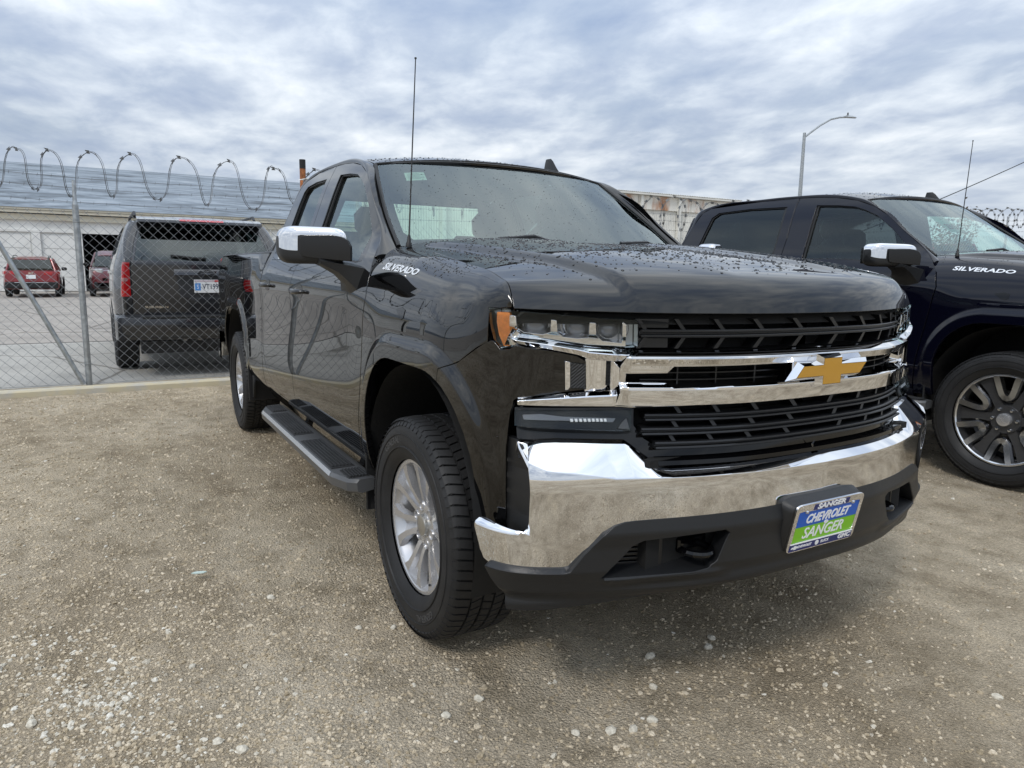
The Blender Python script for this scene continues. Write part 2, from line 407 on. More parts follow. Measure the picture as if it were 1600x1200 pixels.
def wside(x,z,back=-2.62):
    x=np.asarray(x,float); z=np.asarray(z,float)
    bf=sm(-.75,-.25,x); bb=sm(back+.1,back-.2,x)
    sf=SEF(z); sf=sf+(1.0-sf)*sm(.30,.58,x)*sm(1.05,1.12,z)*.85
    y=SEC(z)*(1-bf)*(1-bb)+sf*bf+SEB(z)*bb*(1-bf)
    y=y-np.where(x>.12,TAP(np.clip(x,.12,.70)),0)
    y=y-.035*sm(-3.9,-4.95,x)*1.0-.05*sm(-4.80,-4.93,x)**2
    y=y-.045*sm(-1.25,-.55,x)**2*sm(1.36,1.50,z)
    return y+flare(x,z)
def side(x,z): return np.stack(np.broadcast_arrays(x,-wside(x,z),z),-1).astype(float)
# ---- hood / fender gap line
GAP=CS([(-.66,.765,1.416),(-.483,.790,1.407),(-.063,.835,1.370),(.252,.865,1.332),(.419,.885,1.312),(.513,.90,1.293),(.572,.912,1.262),(.601,.918,1.212)])
def fender(x,s):
    """s = z up to 1.22, above it runs 1.22..1.5 over the rounded top to the hood gap"""
    x=np.asarray(x,float); s=np.asarray(s,float)
    lo=side(x,np.minimum(s,1.22))
    g=GAP(np.clip(x,-.66,.601)); 
    t=np.clip((s-1.22)/.28,0,1)
    y0=wside(x,1.22+0*x); dy=(wside(x,1.2201+0*x)-wside(x,1.2199+0*x))/.0002
    L=np.hypot(y0-g[...,0],g[...,1]-1.22)
    d0=np.stack([dy,np.ones_like(dy)],-1); d0/=np.linalg.norm(d0,axis=-1,keepdims=True); d0*=(L*1.25)[...,None]
    zs=np.clip((g[...,1]-1.22)/.15,0.,1)
    d1=np.stack([-L*1.0,L*(.15+.5*(1-zs))],-1)
    P0=np.stack([y0,1.22+0*y0],-1); P1=g
    t_=t[...,None]; h=(2*t_**3-3*t_**2+1)*P0+(t_**3-2*t_**2+t_)*d0+(-2*t_**3+3*t_**2)*P1+(t_**3-t_**2)*d1
    hi=np.stack([x,-h[...,0],h[...,1]],-1)
    return np.where((s>1.22)[...,None],hi,lo)
# ---- hood: a runs from the cowl to the front lip, b from -1 (right) to 1 (left)
HE=CS([(0,-.62),(.25,-.25),(.5,.10),(.7,.36),(.82,.487),(.90,.548),(.95,.582),(1,.598)])
HC=CS([(0,-.56,1.448),(.25,-.18,1.424),(.5,.20,1.391),(.7,.50,1.356),(.82,.69,1.326),(.90,.815,1.295),(.95,.868,1.262),(1.0,.888,1.208)])
def hood(a,b,plain=False):
    a=np.asarray(a,float); b=np.asarray(b,float); ab=np.abs(b)
    xe=HE(a); g=GAP(xe); c=HC(a)
    f=1-ab**2.2; q=1-ab**(3.2+1.2*(1-a))
    x=xe+(c[...,0]-xe)*f; y=b*(g[...,0]-.004); z=g[...,1]+(c[...,1]-g[...,1])*q
    if not plain:
        ay=np.abs(y); yi=.62+.16*(.9-a); yo=np.minimum(.665+.17*(.9-a),yi+.065)
        bul=sm(.235,.315,ay)*.55+.45
        bul=1-(1-bul)*sm(.93,.80,a)
        z=z+.021*bul*(1-sm(yi,yo,ay))*sm(-.02,.22,a)*sm(1.0,.90,a)
    return np.stack([x,y,z],-1)
def corner(u,z,off=0.):
    """painted nose corner: plan of the upper fascia carried straight down, tucked in a little towards the ground"""
    z=np.asarray(z,float); P=fasc(u,np.maximum(z,1.0),off-.014*sm(.95,.60,z))
    fl=flare(P[...,0],np.maximum(z,1.0))*sm(.90,.97,np.abs(P[...,1])); f2=flare(P[...,0],z)*sm(.90,.97,np.abs(P[...,1]))
    P=P.copy(); P[...,1]+=np.sign(P[...,1])*(f2-fl); P[...,2]=z
    return P

# ------------------------------------------------------------------ ground and setting
rng = np.random.default_rng(7)
def rise(y): return .042 * np.log1p(np.exp((np.clip(y, -50, 21) - 6.6) * 1.4)) / 1.4      # the lot climbs gently to the right
_w = [(rng.uniform(.4, 9), rng.uniform(0, 6.283), rng.uniform(0, 6.283)) for _ in range(46)]
def bumps(x, y):
    z = 0 * x
    for k, a, p in _w: z = z + .0105 / k ** .85 * np.sin(k * (x * math.cos(a) + y * math.sin(a)) + p)
    return z * .55
def ground_z(x, y):
    tyre_pad = np.exp(-(((x - 0) ** 2 + (np.abs(y) - .865) ** 2) / .25)) + np.exp(-(((x - REARX) ** 2 + (np.abs(y) - .865) ** 2) / .25)) + np.exp(-((x ** 2 + (np.abs(y - 3.77) - .865) ** 2) / .25)) + np.exp(-(((x - REARX) ** 2 + (np.abs(y - 3.77) - .865) ** 2) / .25))
    nr = sm(-5.2, -3.6, x); return rise(y) * sm(-60, -20, x) * (1 - nr) + nr * (.045 * sm(1.5, 2.7, y) + .03 * np.clip(y - 6, 0, 15)) + bumps(x, y) * (1 - np.clip(tyre_pad, 0, 1)) * sm(-6.3, -5.2, x)
def node_mat(name, build):
    m = bpy.data.materials.new(name); m.use_nodes = True; build(m.node_tree, m.node_tree.nodes, m.node_tree.links, m.node_tree.nodes['Principled BSDF']); return m
def _noise(N, L, vec, scale, detail=6, rough=.6, dist=0.):
    n = N.new('ShaderNodeTexNoise'); n.inputs['Scale'].default_value = scale; n.inputs['Detail'].default_value = detail; n.inputs['Roughness'].default_value = rough; n.inputs['Distortion'].default_value = dist
    L.new(vec, n.inputs['Vector']); return n.outputs['Fac']
def _ramp(N, L, fac, stops):
    r = N.new('ShaderNodeValToRGB'); L.new(fac, r.inputs[0]); el = r.color_ramp.elements
    el[0].position, el[0].color = stops[0][0], (*stops[0][1], 1); el[1].position, el[1].color = stops[-1][0], (*stops[-1][1], 1)
    for p, c in stops[1:-1]: e_ = el.new(p); e_.color = (*c, 1)
    return r.outputs[0]
def _mix(N, L, f, a, b, mode='MIX'):
    m = N.new('ShaderNodeMix'); m.data_type = 'RGBA'; m.blend_type = mode
    if hasattr(f, 'is_linked'): L.new(f, m.inputs['Factor'])
    else: m.inputs['Factor'].default_value = f
    for s, i in ((a, 6), (b, 7)):
        if hasattr(s, 'is_linked'): L.new(s, m.inputs[i])
        else: m.inputs[i].default_value = (*s, 1)
    return m.outputs[2]
def _dirt(nt, N, L, b):
    v = N.new('ShaderNodeTexCoord').outputs['Object']
    big = _ramp(N, L, _noise(N, L, v, .55, 5, .6, .6), [(.30, (.46,.38,.27)), (.5, (.63,.535,.40)), (.70, (.74,.65,.51))])
    mid = _ramp(N, L, _noise(N, L, v, 5.5, 6, .65), [(.3, (.62,.60,.56)), (.55, (1.,1.,1.)), (.75, (1.18,1.16,1.12))])
    fine = _ramp(N, L, _noise(N, L, v, 85, 5, .75), [(.25, (.58,.57,.55)), (.5, (1.,1.,1.)), (.78, (1.35,1.34,1.32))])
    vo = N.new('ShaderNodeTexVoronoi'); vo.inputs['Scale'].default_value = 120; L.new(v, vo.inputs['Vector'])
    grit = _ramp(N, L, vo.outputs['Distance'], [(.05, (1.5,1.48,1.42)), (.22, (1.0,1.,1.)), (.7, (.78,.77,.75))])
    mpn = N.new('ShaderNodeMapping'); mpn.inputs['Scale'].default_value = (.35, 2.1, 1.); mpn.inputs['Rotation'].default_value = (0, 0, .35); L.new(v, mpn.inputs[0])
    trk = _ramp(N, L, _noise(N, L, mpn.outputs[0], .9, 4, .5, .5), [(.36, (.82,.80,.77)), (.52, (1.,1.,1.)), (.68, (1.08,1.08,1.07))])
    big = _mix(N, L, 1., big, trk, 'MULTIPLY'); c = _mix(N, L, 1., big, mid, 'MULTIPLY'); c = _mix(N, L, 1., c, fine, 'MULTIPLY'); c = _mix(N, L, .7, c, grit, 'MULTIPLY')
    L.new(c, b.inputs['Base Color']); b.inputs['Roughness'].default_value = .93; b.inputs['Specular IOR Level'].default_value = .25
    h1 = _noise(N, L, v, 55, 8, .75); h2 = _noise(N, L, v, 9, 5, .6)
    ad = N.new('ShaderNodeMath'); ad.operation = 'MULTIPLY_ADD'; L.new(h2, ad.inputs[0]); ad.inputs[1].default_value = 1.6; L.new(h1, ad.inputs[2])
    ad2 = N.new('ShaderNodeMath'); ad2.operation = 'MULTIPLY_ADD'; L.new(vo.outputs['Distance'], ad2.inputs[0]); ad2.inputs[1].default_value = -.55; L.new(ad.outputs[0], ad2.inputs[2])
    bp = N.new('ShaderNodeBump'); bp.inputs['Strength'].default_value = .95; bp.inputs['Distance'].default_value = .026; L.new(ad2.outputs[0], bp.inputs['Height']); L.new(bp.outputs[0], b.inputs['Normal'])
M['dirt'] = node_mat('packed_dirt', _dirt)
def _concrete(base, crack):
    def f(nt, N, L, b):
        v = N.new('ShaderNodeTexCoord').outputs['Object']
        a = _ramp(N, L, _noise(N, L, v, .8, 7, .65, .4), [(.3, tuple(c * .74 for c in base)), (.52, base), (.72, tuple(c * 1.15 for c in base))])
        c = _mix(N, L, 1., a, _ramp(N, L, _noise(N, L, v, 40, 5, .7), [(.3, (.8,.8,.8)), (.7, (1.15,1.15,1.15))]), 'MULTIPLY')
        if crack:
            vo = N.new('ShaderNodeTexVoronoi'); vo.feature = 'DISTANCE_TO_EDGE'; vo.inputs['Scale'].default_value = .33
            w = N.new('ShaderNodeMix'); w.data_type = 'VECTOR'; w.inputs['Factor'].default_value = .12; nn = N.new('ShaderNodeTexNoise'); nn.inputs['Scale'].default_value = 2.2; nn.inputs['Detail'].default_value = 6; L.new(v, nn.inputs['Vector']); L.new(v, w.inputs[4]); L.new(nn.outputs['Color'], w.inputs[5]); L.new(w.outputs[1], vo.inputs['Vector'])
            c = _mix(N, L, 1., c, _ramp(N, L, vo.outputs['Distance'], [(.0, (.35,.33,.30)), (.012, (1.,1.,1.))]), 'MULTIPLY')
        L.new(c, b.inputs['Base Color']); b.inputs['Roughness'].default_value = .88
    return f
M['concrete'] = node_mat('concrete', _concrete((.40,.385,.35), True)); M['asphalt'] = node_mat('worn_asphalt', _concrete((.335,.305,.27), True))
M['kerb_paint'] = mat('faded_yellow_paint', (.52,.46,.32), .85, col2=(.44,.42,.37), vscale=6, vlo=.42, vhi=.62, bump=.3, bscale=40)
M['block_wall'] = mat('white_block_wall', (.74,.74,.71), .85, var=.10, vscale=.7, bump=.1, bscale=8, detail=8)
M['trim'] = mat('cream_trim', (.66,.62,.50), .8, col2=(.40,.24,.13), vscale=.9, vlo=.58, vhi=.80, aniso=(.5,1.2,3.))
M['rust_white'] = mat('rusty_white_metal', (.70,.68,.62), .7, col2=(.36,.15,.055), vscale=1.1, vlo=.48, vhi=.64, aniso=(1.,1.,.4), detail=9)
M['corr_white'] = mat('white_corrugated', (.66,.65,.60), .6, var=.12, vscale=1.2)
M['rust'] = mat('rust', (.30,.105,.035), .85, var=.5, vscale=5)
def _roofm(nt, N, L, b):
    mp_ = N.new('ShaderNodeMapping'); mp_.inputs['Scale'].default_value = (1.9, .55, 1.); mp_.inputs['Rotation'].default_value = (0, 0, .12); L.new(N.new('ShaderNodeTexCoord').outputs['Object'], mp_.inputs[0]); v = mp_.outputs[0]
    a = _ramp(N, L, _noise(N, L, v, .55, 8, .68, .8), [(.34, (.055,.068,.078)), (.47, (.16,.19,.22)), (.60, (.25,.29,.33)), (.74, (.36,.39,.42))])
    c = _mix(N, L, .6, a, _ramp(N, L, _noise(N, L, v, 2.6, 8, .72, .5), [(.36, (.55,.56,.57)), (.5, (1.,1.,1.)), (.7, (1.2,1.18,1.15))]), 'MULTIPLY')
    L.new(c, b.inputs['Base Color']); b.inputs['Roughness'].default_value = .7
M['blue_roof'] = node_mat('weathered_blue_roof', _roofm)

def sheet(name, xs, ys, m, dz=0., kind='structure', fn=None):
    X, Y = np.meshgrid(xs, ys, indexing='ij'); Z = (fn or ground_z)(X, Y) + dz; n, k = X.shape
    P = np.stack([X, Y, Z], -1).reshape(-1, 3); F = [(i * k + j, (i + 1) * k + j, (i + 1) * k + j + 1, i * k + j + 1) for i in range(n - 1) for j in range(k - 1)]
    o = mesh(name, P, F, m, None, 180); o['kind'] = kind; return o
dense = lambda a, b, s: np.arange(a, b + s / 2, s)
sheet('ground', np.array([-900,-300,-100,-60,-40,-20,-6.05]), np.r_[-900,-300,-100,-40,-20,-10,-3,dense(0,24,1.5),40,100,300,900], M['asphalt'], -.012)
sheet('lot_ground', np.r_[dense(-6.14,-3,.12), dense(-2.95,2.6,.04), dense(2.8,6,.3), 8,12,20,40,100,300,900], np.r_[-900,-300,-100,-40,-20,-12,-9, dense(-7,-4.6,.2), dense(-4.5,2.5,.04), dense(2.6,8,.2), dense(9,24,1.), 40,100,300,900], M['dirt'])
flat = lambda x, y: rise(y) * sm(-60, -20, x)
sheet('concrete_apron', dense(-11.85,-6.3,.5), np.r_[-40,-20,-10,-5,-3,dense(0,24,1.5),40], M['concrete'], -.004, fn=flat)
sheet('fence_strip', np.array([-6.75,-6.5,-6.2]), np.r_[-40,-20,-10,-5,-3,dense(0,24,1.5),40], M['dirt'], .002, fn=flat)
# kerb of cast lengths
kb = root('kerb', (0,0,0), 'low concrete kerb with faded yellow paint along the fence', 'kerb')
for i, y in enumerate(np.arange(-9, 24, 3.0)):
    b = B(); z = float(rise(np.array(y + 1.5))); s_ = (float(rise(np.array(y + 3.))) - float(rise(np.array(y)))) / 3
    b.box((-6.17 - .004 * (i % 3), y + 1.5, z + .012), (.15, 2.985, .11), Matrix.Rotation(math.atan(s_), 3, 'X'), ch=.015); b.done('kerb_stone', M['kerb_paint'], kb, 0)
# joint between slab and road
b = B(); b.box((-11.86, 0, -.006), (.05, 60, .012)); o = b.done('slab_joint', mat('tar_joint', (.05,.045,.04), .9), None, 0); o['kind'] = 'structure'

# ---------------- white building with the blue roof, left
WB = root('white_building', (-38, 0, 0), 'long white block building with weathered blue-grey roof and open garage door', 'building')
def wpart(name, boxes, m, ch=0., par=WB):
    b = B()
    for c, d in boxes: b.box(c, d, ch=ch)
    return b.done(name, m, par, 0)
wpart('wall', [((-.15,-9.3,1.65),(.3,13.4,3.3)), ((-.15,13.2,1.65),(.3,27.4,3.3)), ((-.15,-1.55,3.02),(.3,2.1,.56))], M['block_wall'])
wpart('side_wall', [((-10,-16.0,1.7),(20,.3,3.4))], M['block_wall']); wpart('side_wall', [((-10,26.9,1.7),(20,.3,3.4))], M['block_wall'])
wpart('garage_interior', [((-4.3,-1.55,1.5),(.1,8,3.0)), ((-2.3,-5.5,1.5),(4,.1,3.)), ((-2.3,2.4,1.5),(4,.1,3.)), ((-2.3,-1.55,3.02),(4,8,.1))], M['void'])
for y in (-12.6,-10.1,-7.55,-4.45,2.2,5.2,8.2): wpart('pilaster', [((.06,y,1.36),(.12,.34,2.72))], M['block_wall'])
wpart('lintel', [((.05,-8.75,2.79),(.1,12.2,.10)), ((.05,13.2,2.79),(.1,27.2,.10))], M['block_wall'])
wpart('fascia', [((.07,5.4,3.42),(.16,42.8,.26))], M['trim']); wpart('eave_board', [((.16,5.4,3.66),(.34,42.9,.12))], M['trim']); wpart('gutter', [((.30,5.4,3.78),(.16,43.,.09))], M['trim'])
for y in (-2.92, 6.1): wpart('downpipe', [((.09,y,3.0),(.06,.07,.95))], M['corr_white'])
# panels of the closed bays
for y0, y1 in ((-7.35,-4.65),(-4.25,-2.75)):
    for k in range(4): wpart('door_panel', [((.018,(y0+y1)/2,.34+.66*k),(.03,(y1-y0)-.06,.635))], M['block_wall'], .006)
n_ = 24; ys_ = np.linspace(-16.6, 27.6, n_)
def wroof(t, y): return np.stack([.42 - 21 * t, y, 3.83 + 4.3 * (1 - (1 - np.clip(t,0,1)) ** 1.25)], -1)
grid('roof', wroof, np.linspace(0, 1, 14), np.linspace(-16.6, 27.6, 60), M['blue_roof'], WB)
grid('roof_back', lambda t, y: wroof(1 - t * 0, y) * np.array([1,1,1.]) + np.array([-.05,0,-.25]) + np.stack([-21 * t, 0 * t, -4.3 * t], -1), np.linspace(0, 1, 4), np.linspace(-16.6, 27.6, 10), M['blue_roof'], WB)
pp = root('chimney_pipe', (-45.5, 9.75, 5.6), 'rusty orange flue pipe with black top on the blue-grey roof', 'chimney')
B().lathe([(0,.19),(1.95,.19)], 20, axis='z').done('pipe', M['rust'], pp, 60); B().lathe([(1.95,.195),(2.52,.195),(2.52,.15),(2.3,.15)], 20, axis='z').done('pipe_top', mat('soot', (.02,.018,.017), .9), pp, 60)

# ---------------- rusty shed, right
SB = root('metal_shed', (-22, 0, 0), 'rust-stained white corrugated metal shed behind the fence', 'shed')
SBy0, SBy1 = 6., 23.75
b = B(); nR = int((SBy1 - SBy0) / .10); prof_ = []
for i in range(nR * 4 + 1):
    y = SBy0 + (SBy1 - SBy0) * i / (nR * 4); prof_.append((0 + (.022 if i % 4 in (1, 2) else 0), y))
b.rings([[(x, y, 0.) for x, y in prof_], [(x, y, 3.98) for x, y in prof_]], False, False, False); b.done('wall', M['corr_white'], SB, 0)
def spart(name, boxes, m): 
    b = B()
    for c, d in boxes: b.box(c, d)
    return b.done(name, m, SB, 0)
for k in range(6): y = SBy0 + 1.5 + k * 3.0; spart('fascia_panel', [((.06, y, 4.25), (.07, 2.97, .56))], M['rust_white'])
for y in (9.,12.,15.05,18.15,20.28,23.7): spart('column', [((.14, y, 2.3), (.12,.14,4.6))], M['corr_white'])
spart('eave', [((.12,(SBy0+SBy1)/2,4.585),(.34,SBy1-SBy0+.3,.07))], M['corr_white'])
b = B(); rr_ = []
for i in range(nR * 2 + 1): y = SBy0 + (SBy1 - SBy0 + .2) * i / (nR * 2); rr_.append((y, .035 if i % 2 else 0))
b.rings([[(.30, y, 4.625 + z) for y, z in rr_], [(-9, y, 5.15 + z) for y, z in rr_]], False, False, False); b.done('roof', M['corr_white'], SB, 0)
spart('end_wall', [((-4.5,SBy1,2.2),(9,.05,4.4))], M['corr_white'])
spart('shed_door', [((.05,17.2,1.6),(.06,2.4,3.2))], M['corr_white'])

# ---------------- far hills
def hill(t, s): return np.stack([-700 + 0 * t, t, s * (14 + 10 * np.sin(t * .004 + 1) + 6 * np.sin(t * .011))], -1)
o = grid('hills', hill, np.linspace(-900, 1200, 90), np.array([-.2, 1.]), mat('far_hills', (.24,.28,.33), .95), None); o['kind'] = 'structure'

# ---------------- street lamp and overhead wire
LX, LY = -20., 25.75; lz = float(rise(np.array(21.)))
SL = root('street_lamp', (LX, LY, lz), 'grey steel street lamp with a long curved arm beyond the shed', 'street lamp')
B().tube([(0,0,0),(0,0,3),(0,-.02,6.95)], [.11,.095,.065], 10).done('pole', M['galv'], SL, 60)
arm_ = [(0,-.02,6.75),(0,.45,7.05),(0,1.0,7.38),(0,1.7,7.72),(0,2.3,7.87),(0,2.75,7.93)]
B().tube(arm_, [.05,.048,.045,.042,.04,.04], 8).done('arm', M['galv'], SL, 60)
b = B(); b.rings([[(-w,y,z+7.93),(0,y,z+h+7.93),(w,y,z+7.93),(0,y,z-.035+7.93)] for y, w, z, h in ((2.55,.05,0,.03),(2.8,.13,.0,.10),(3.2,.14,.03,.09),(3.42,.08,.05,.05))]); b.done('lamp_head', M['galv'], SL, 40)
B().tube([(0,2.86,8.02),(0,2.86,8.14)], .035, 8).done('photocell', M['plastic_grey'], SL)
b = B(); b.tube([Vector((-12, 23.8 + 4.14 * t, 4.19 + 1.30 * t + .035 * t * t)) for t in np.linspace(-2.2, 5, 30)], .016, 5)
tag(b.done('overhead_wire', M['rubber_seal'], None), 'black overhead utility wire sloping up at the right edge', 'wire')

# ------------------------------------------------------------------ pickup truck (x forward, y to its left, z up, origin under the front axle)
YC = np.linspace
def V3(*a): return Vector(a)
def arch_line(cx, hx, top, r, z0, zlow, n=26):
    """points along a wheel opening from the rear foot over the top to the front foot"""
    P = [(cx - hx, zlow)]
    for i in range(n + 1):
        t = math.pi * (1 - i / n); c, s = math.cos(t), math.sin(t)
        P.append((cx + (hx - r) * (1 if c > 0 else -1) + r * c if abs(c) > 1e-9 else cx, top - r + r * s))
    # split the top: quarter arcs joined by a straight run
    P = [(cx - hx, zlow)] + [(cx - hx + r - r * math.cos(a), top - r + r * math.sin(a)) for a in np.linspace(0, math.pi / 2, n // 2)] + [(cx + hx - r + r * math.sin(a), top - r + r * math.cos(a)) for a in np.linspace(0, math.pi / 2, n // 2)] + [(cx + hx, zlow)]
    return P
ARF = arch_line(.02, .455, 1.0, .30, .3, .50)
ARR = arch_line(REARX, .50, .985, .30, .3, .50)
def u_at_x(x, z):
    lo, hi = 3.0, 8.0
    for _ in range(40):
        m_ = (lo + hi) / 2
        if corner(np.array(m_), np.array(z))[0] > x: lo = m_
        else: hi = m_
    return lo

def tyre(parent, c, R, rr, w, sgn, ribs=5, seg=72, deep=.008):
    """tyre with tread blocks; c centre, sgn -1 = outer face towards -y"""
    b = B(); h = w / 2; Rt = R - deep
    prof = [(-h*.80,rr),(-h*.86,rr+.012),(-h*.95,rr+.03),(-h,rr+(R-rr)*.42),(-h*.985,rr+(R-rr)*.68),(-h*.93,R-.026),(-h*.86,R-.012),(-h*.74,Rt),(0,Rt+.001),(h*.74,Rt),(h*.86,R-.012),(h*.93,R-.026),(h*.985,rr+(R-rr)*.68),(h,rr+(R-rr)*.42),(h*.95,rr+.03),(h*.86,rr+.012),(h*.80,rr)]
    b.lathe(prof, 96, c)
    # raised rings on the sidewalls
    for s in (-1, 1):
        for q in (.30, .60):
            r0 = rr + (R - rr) * q; b.lathe([(s*h*.955, r0-.004),(s*(h*1.0+.0015), r0-.001),(s*(h*1.0+.0015), r0+.002),(s*h*.955, r0+.005)][::int(-s)], 96, c)
    C = Vector(c); ew = w * .78 / ribs
    for k in range(ribs):
        yc = (-.5 + (k + .5) / ribs) * w * .80; edge = k in (0, ribs - 1); hw = ew * .43
        for j in range(seg):
            t0 = 2 * math.pi * (j + (.5 if k % 2 else 0)) / seg; dt = 2 * math.pi / seg * (.43 if not edge else .41)
            sk = .35 * dt * (1 if k % 2 else -1)
            for half in ((-1, 1),):
                V = []
                for (rad, g) in ((Rt - .004, 1.06), (R, .94)):
                    for (sy, st) in ((-1,-1),(1,-1),(1,1),(-1,1)):
                        y = yc + sy * hw * g
                        if edge and sy == (-1 if k == 0 else 1): y += sy * (.012 if rad == R else .020); 
                        rad2 = rad - (.0035 if edge and sy == (-1 if k == 0 else 1) and rad == R else 0)
                        t = t0 + st * dt * g + sk * sy
                        V.append(C + Vector((rad2 * math.cos(t), y, rad2 * math.sin(t))))
                b.add(V, [(4,5,6,7),(0,1,5,4),(1,2,6,5),(2,3,7,6),(3,0,4,7)])
        if edge:
            # shoulder lugs running down the sidewall
            s = -1 if k == 0 else 1
            for j in range(seg):
                t0 = 2 * math.pi * (j + .0) / seg; dt = 2 * math.pi / seg * .36; V = []
                for (rad, y) in ((R - .006, h * .80), (R - .034, h * .945)):
                    for st in (-1, 1):
                        for e in (0, 1): V.append(C + Vector(((rad + (.003 if e else -.004)) * math.cos(t0 + st * dt), s * (y + (.0035 if e else -.004)), (rad + (.003 if e else -.004)) * math.sin(t0 + st * dt))))
                F = [(1,3,7,5),(0,1,5,4),(2,6,7,3),(4,5,7,6)]
                b.add(V, F if s > 0 else [f[::-1] for f in F])
    return b.done('tyre', M['rubber'], parent, 40)

def pol(c, r, a, y): return Vector((c[0] + r * math.cos(a), c[1] + y, c[2] + r * math.sin(a)))
def radial_bar(b, c, rs, ang, half, top, th, s):
    """spoke: for each radius an angle centre, half width (m), outer depth, thickness; s = outward sign along y"""
    rings = []
    for r, a, hw, y, t in zip(rs, ang, half, top, th):
        da = hw / r; rings.append([pol(c, r, a - da, s * (y - t)), pol(c, r, a - da * .82, s * y), pol(c, r, a + da * .82, s * y), pol(c, r, a + da, s * (y - t))])
    b.rings(rings, False, True)
def wheel_silver(parent, c, s):
    """18 inch silver wheel, six paired spokes; s = outward sign"""
    hub = B().lathe([(s*.00,.07),(s*.00,.165),(s*.018,.165),(s*.018,.07)][::(1 if s > 0 else -1)], 48, c, caps=False)
    w = hub.done('wheel', M['steel'], parent, 35)
    rb = B(); rr = .243
    prof = [(-.10,.205),(-.09,.232),(.02,.205),(.06,.212),(.085,.226),(.098,.2285),(.1005,.2325),(.1005,.2435),(.096,.247),(.088,.2475)]
    rb.lathe([(s * a, r) for a, r in (prof if s < 0 else prof[::-1])], 96, c)
    rb.lathe([(s * a, r) for a, r in ([(.030,.02),(.066,.040),(.070,.060),(.066,.080),(.045,.088)] if s < 0 else [(.045,.088),(.066,.080),(.070,.060),(.066,.040),(.030,.02)])], 48, c)
    for k in range(6):
        a0 = 2 * math.pi * k / 6 + .30
        for e in (-1, 1):
            radial_bar(rb, c, [.070,.105,.15,.195,.232], [a0 + e*.30, a0 + e*.225, a0 + e*.205, a0 + e*.235, a0 + e*.285], [.015,.0135,.013,.016,.026], [.062,.074,.085,.092,.097], [.030,.032,.030,.028,.024], s)
        # recessed web between the pair
        rb.rings([[pol(c, r, a0 - d, s * y), pol(c, r, a0, s * (y - dp)), pol(c, r, a0 + d, s * y)] for r, d, y, dp in ((.075,.22,.052,.004),(.11,.19,.060,.008),(.15,.18,.068,.013),(.195,.21,.073,.018),(.230,.25,.078,.020))], False, False, False)
    # lug pockets
    for k in range(6):
        a0 = 2 * math.pi * k / 6 + .30 + math.pi / 6
        p = pol(c, .0695, a0, 0)
        rb.lathe([(s * y, r) for y, r in ([(.045,.010),(.045,.0155),(.072,.0165),(.072,.019),(.05,.021)] if s < 0 else [(.05,.021),(.072,.019),(.072,.0165),(.045,.0155),(.045,.010)])], 16, p)
    rb.done('rim', M['silver'], w, 30)
    nb = B()
    for k in range(6):
        a0 = 2 * math.pi * k / 6 + .30 + math.pi / 6; p = pol(c, .0695, a0, 0)
        pr = [(s*.03,.0105),(s*.058,.0105),(s*.066,.0085),(s*.068,.002)]
        nb = B().lathe(pr if s < 0 else pr[::-1], 6, p); nb.done('lug_nut', M['machined'], w, 30)
    pr = [(.05,.040),(.074,.0405),(.081,.038),(.0835,.030),(.084,.0)]
    B().lathe([(s * a, max(r, .0005)) for a, r in (pr if s < 0 else pr[::-1])], 40, c).done('hub_cap', mat('hub_cap_silver', (.5,.49,.46), .3, .9, bump=.05, bscale=500), w, 30)
    vb = B().tube([pol(c, .222, -1.0, s*.06), pol(c, .212, -1.0, s*.10)], .004, 8); vb.done('valve_stem', M['rubber_seal'], w)
    return w
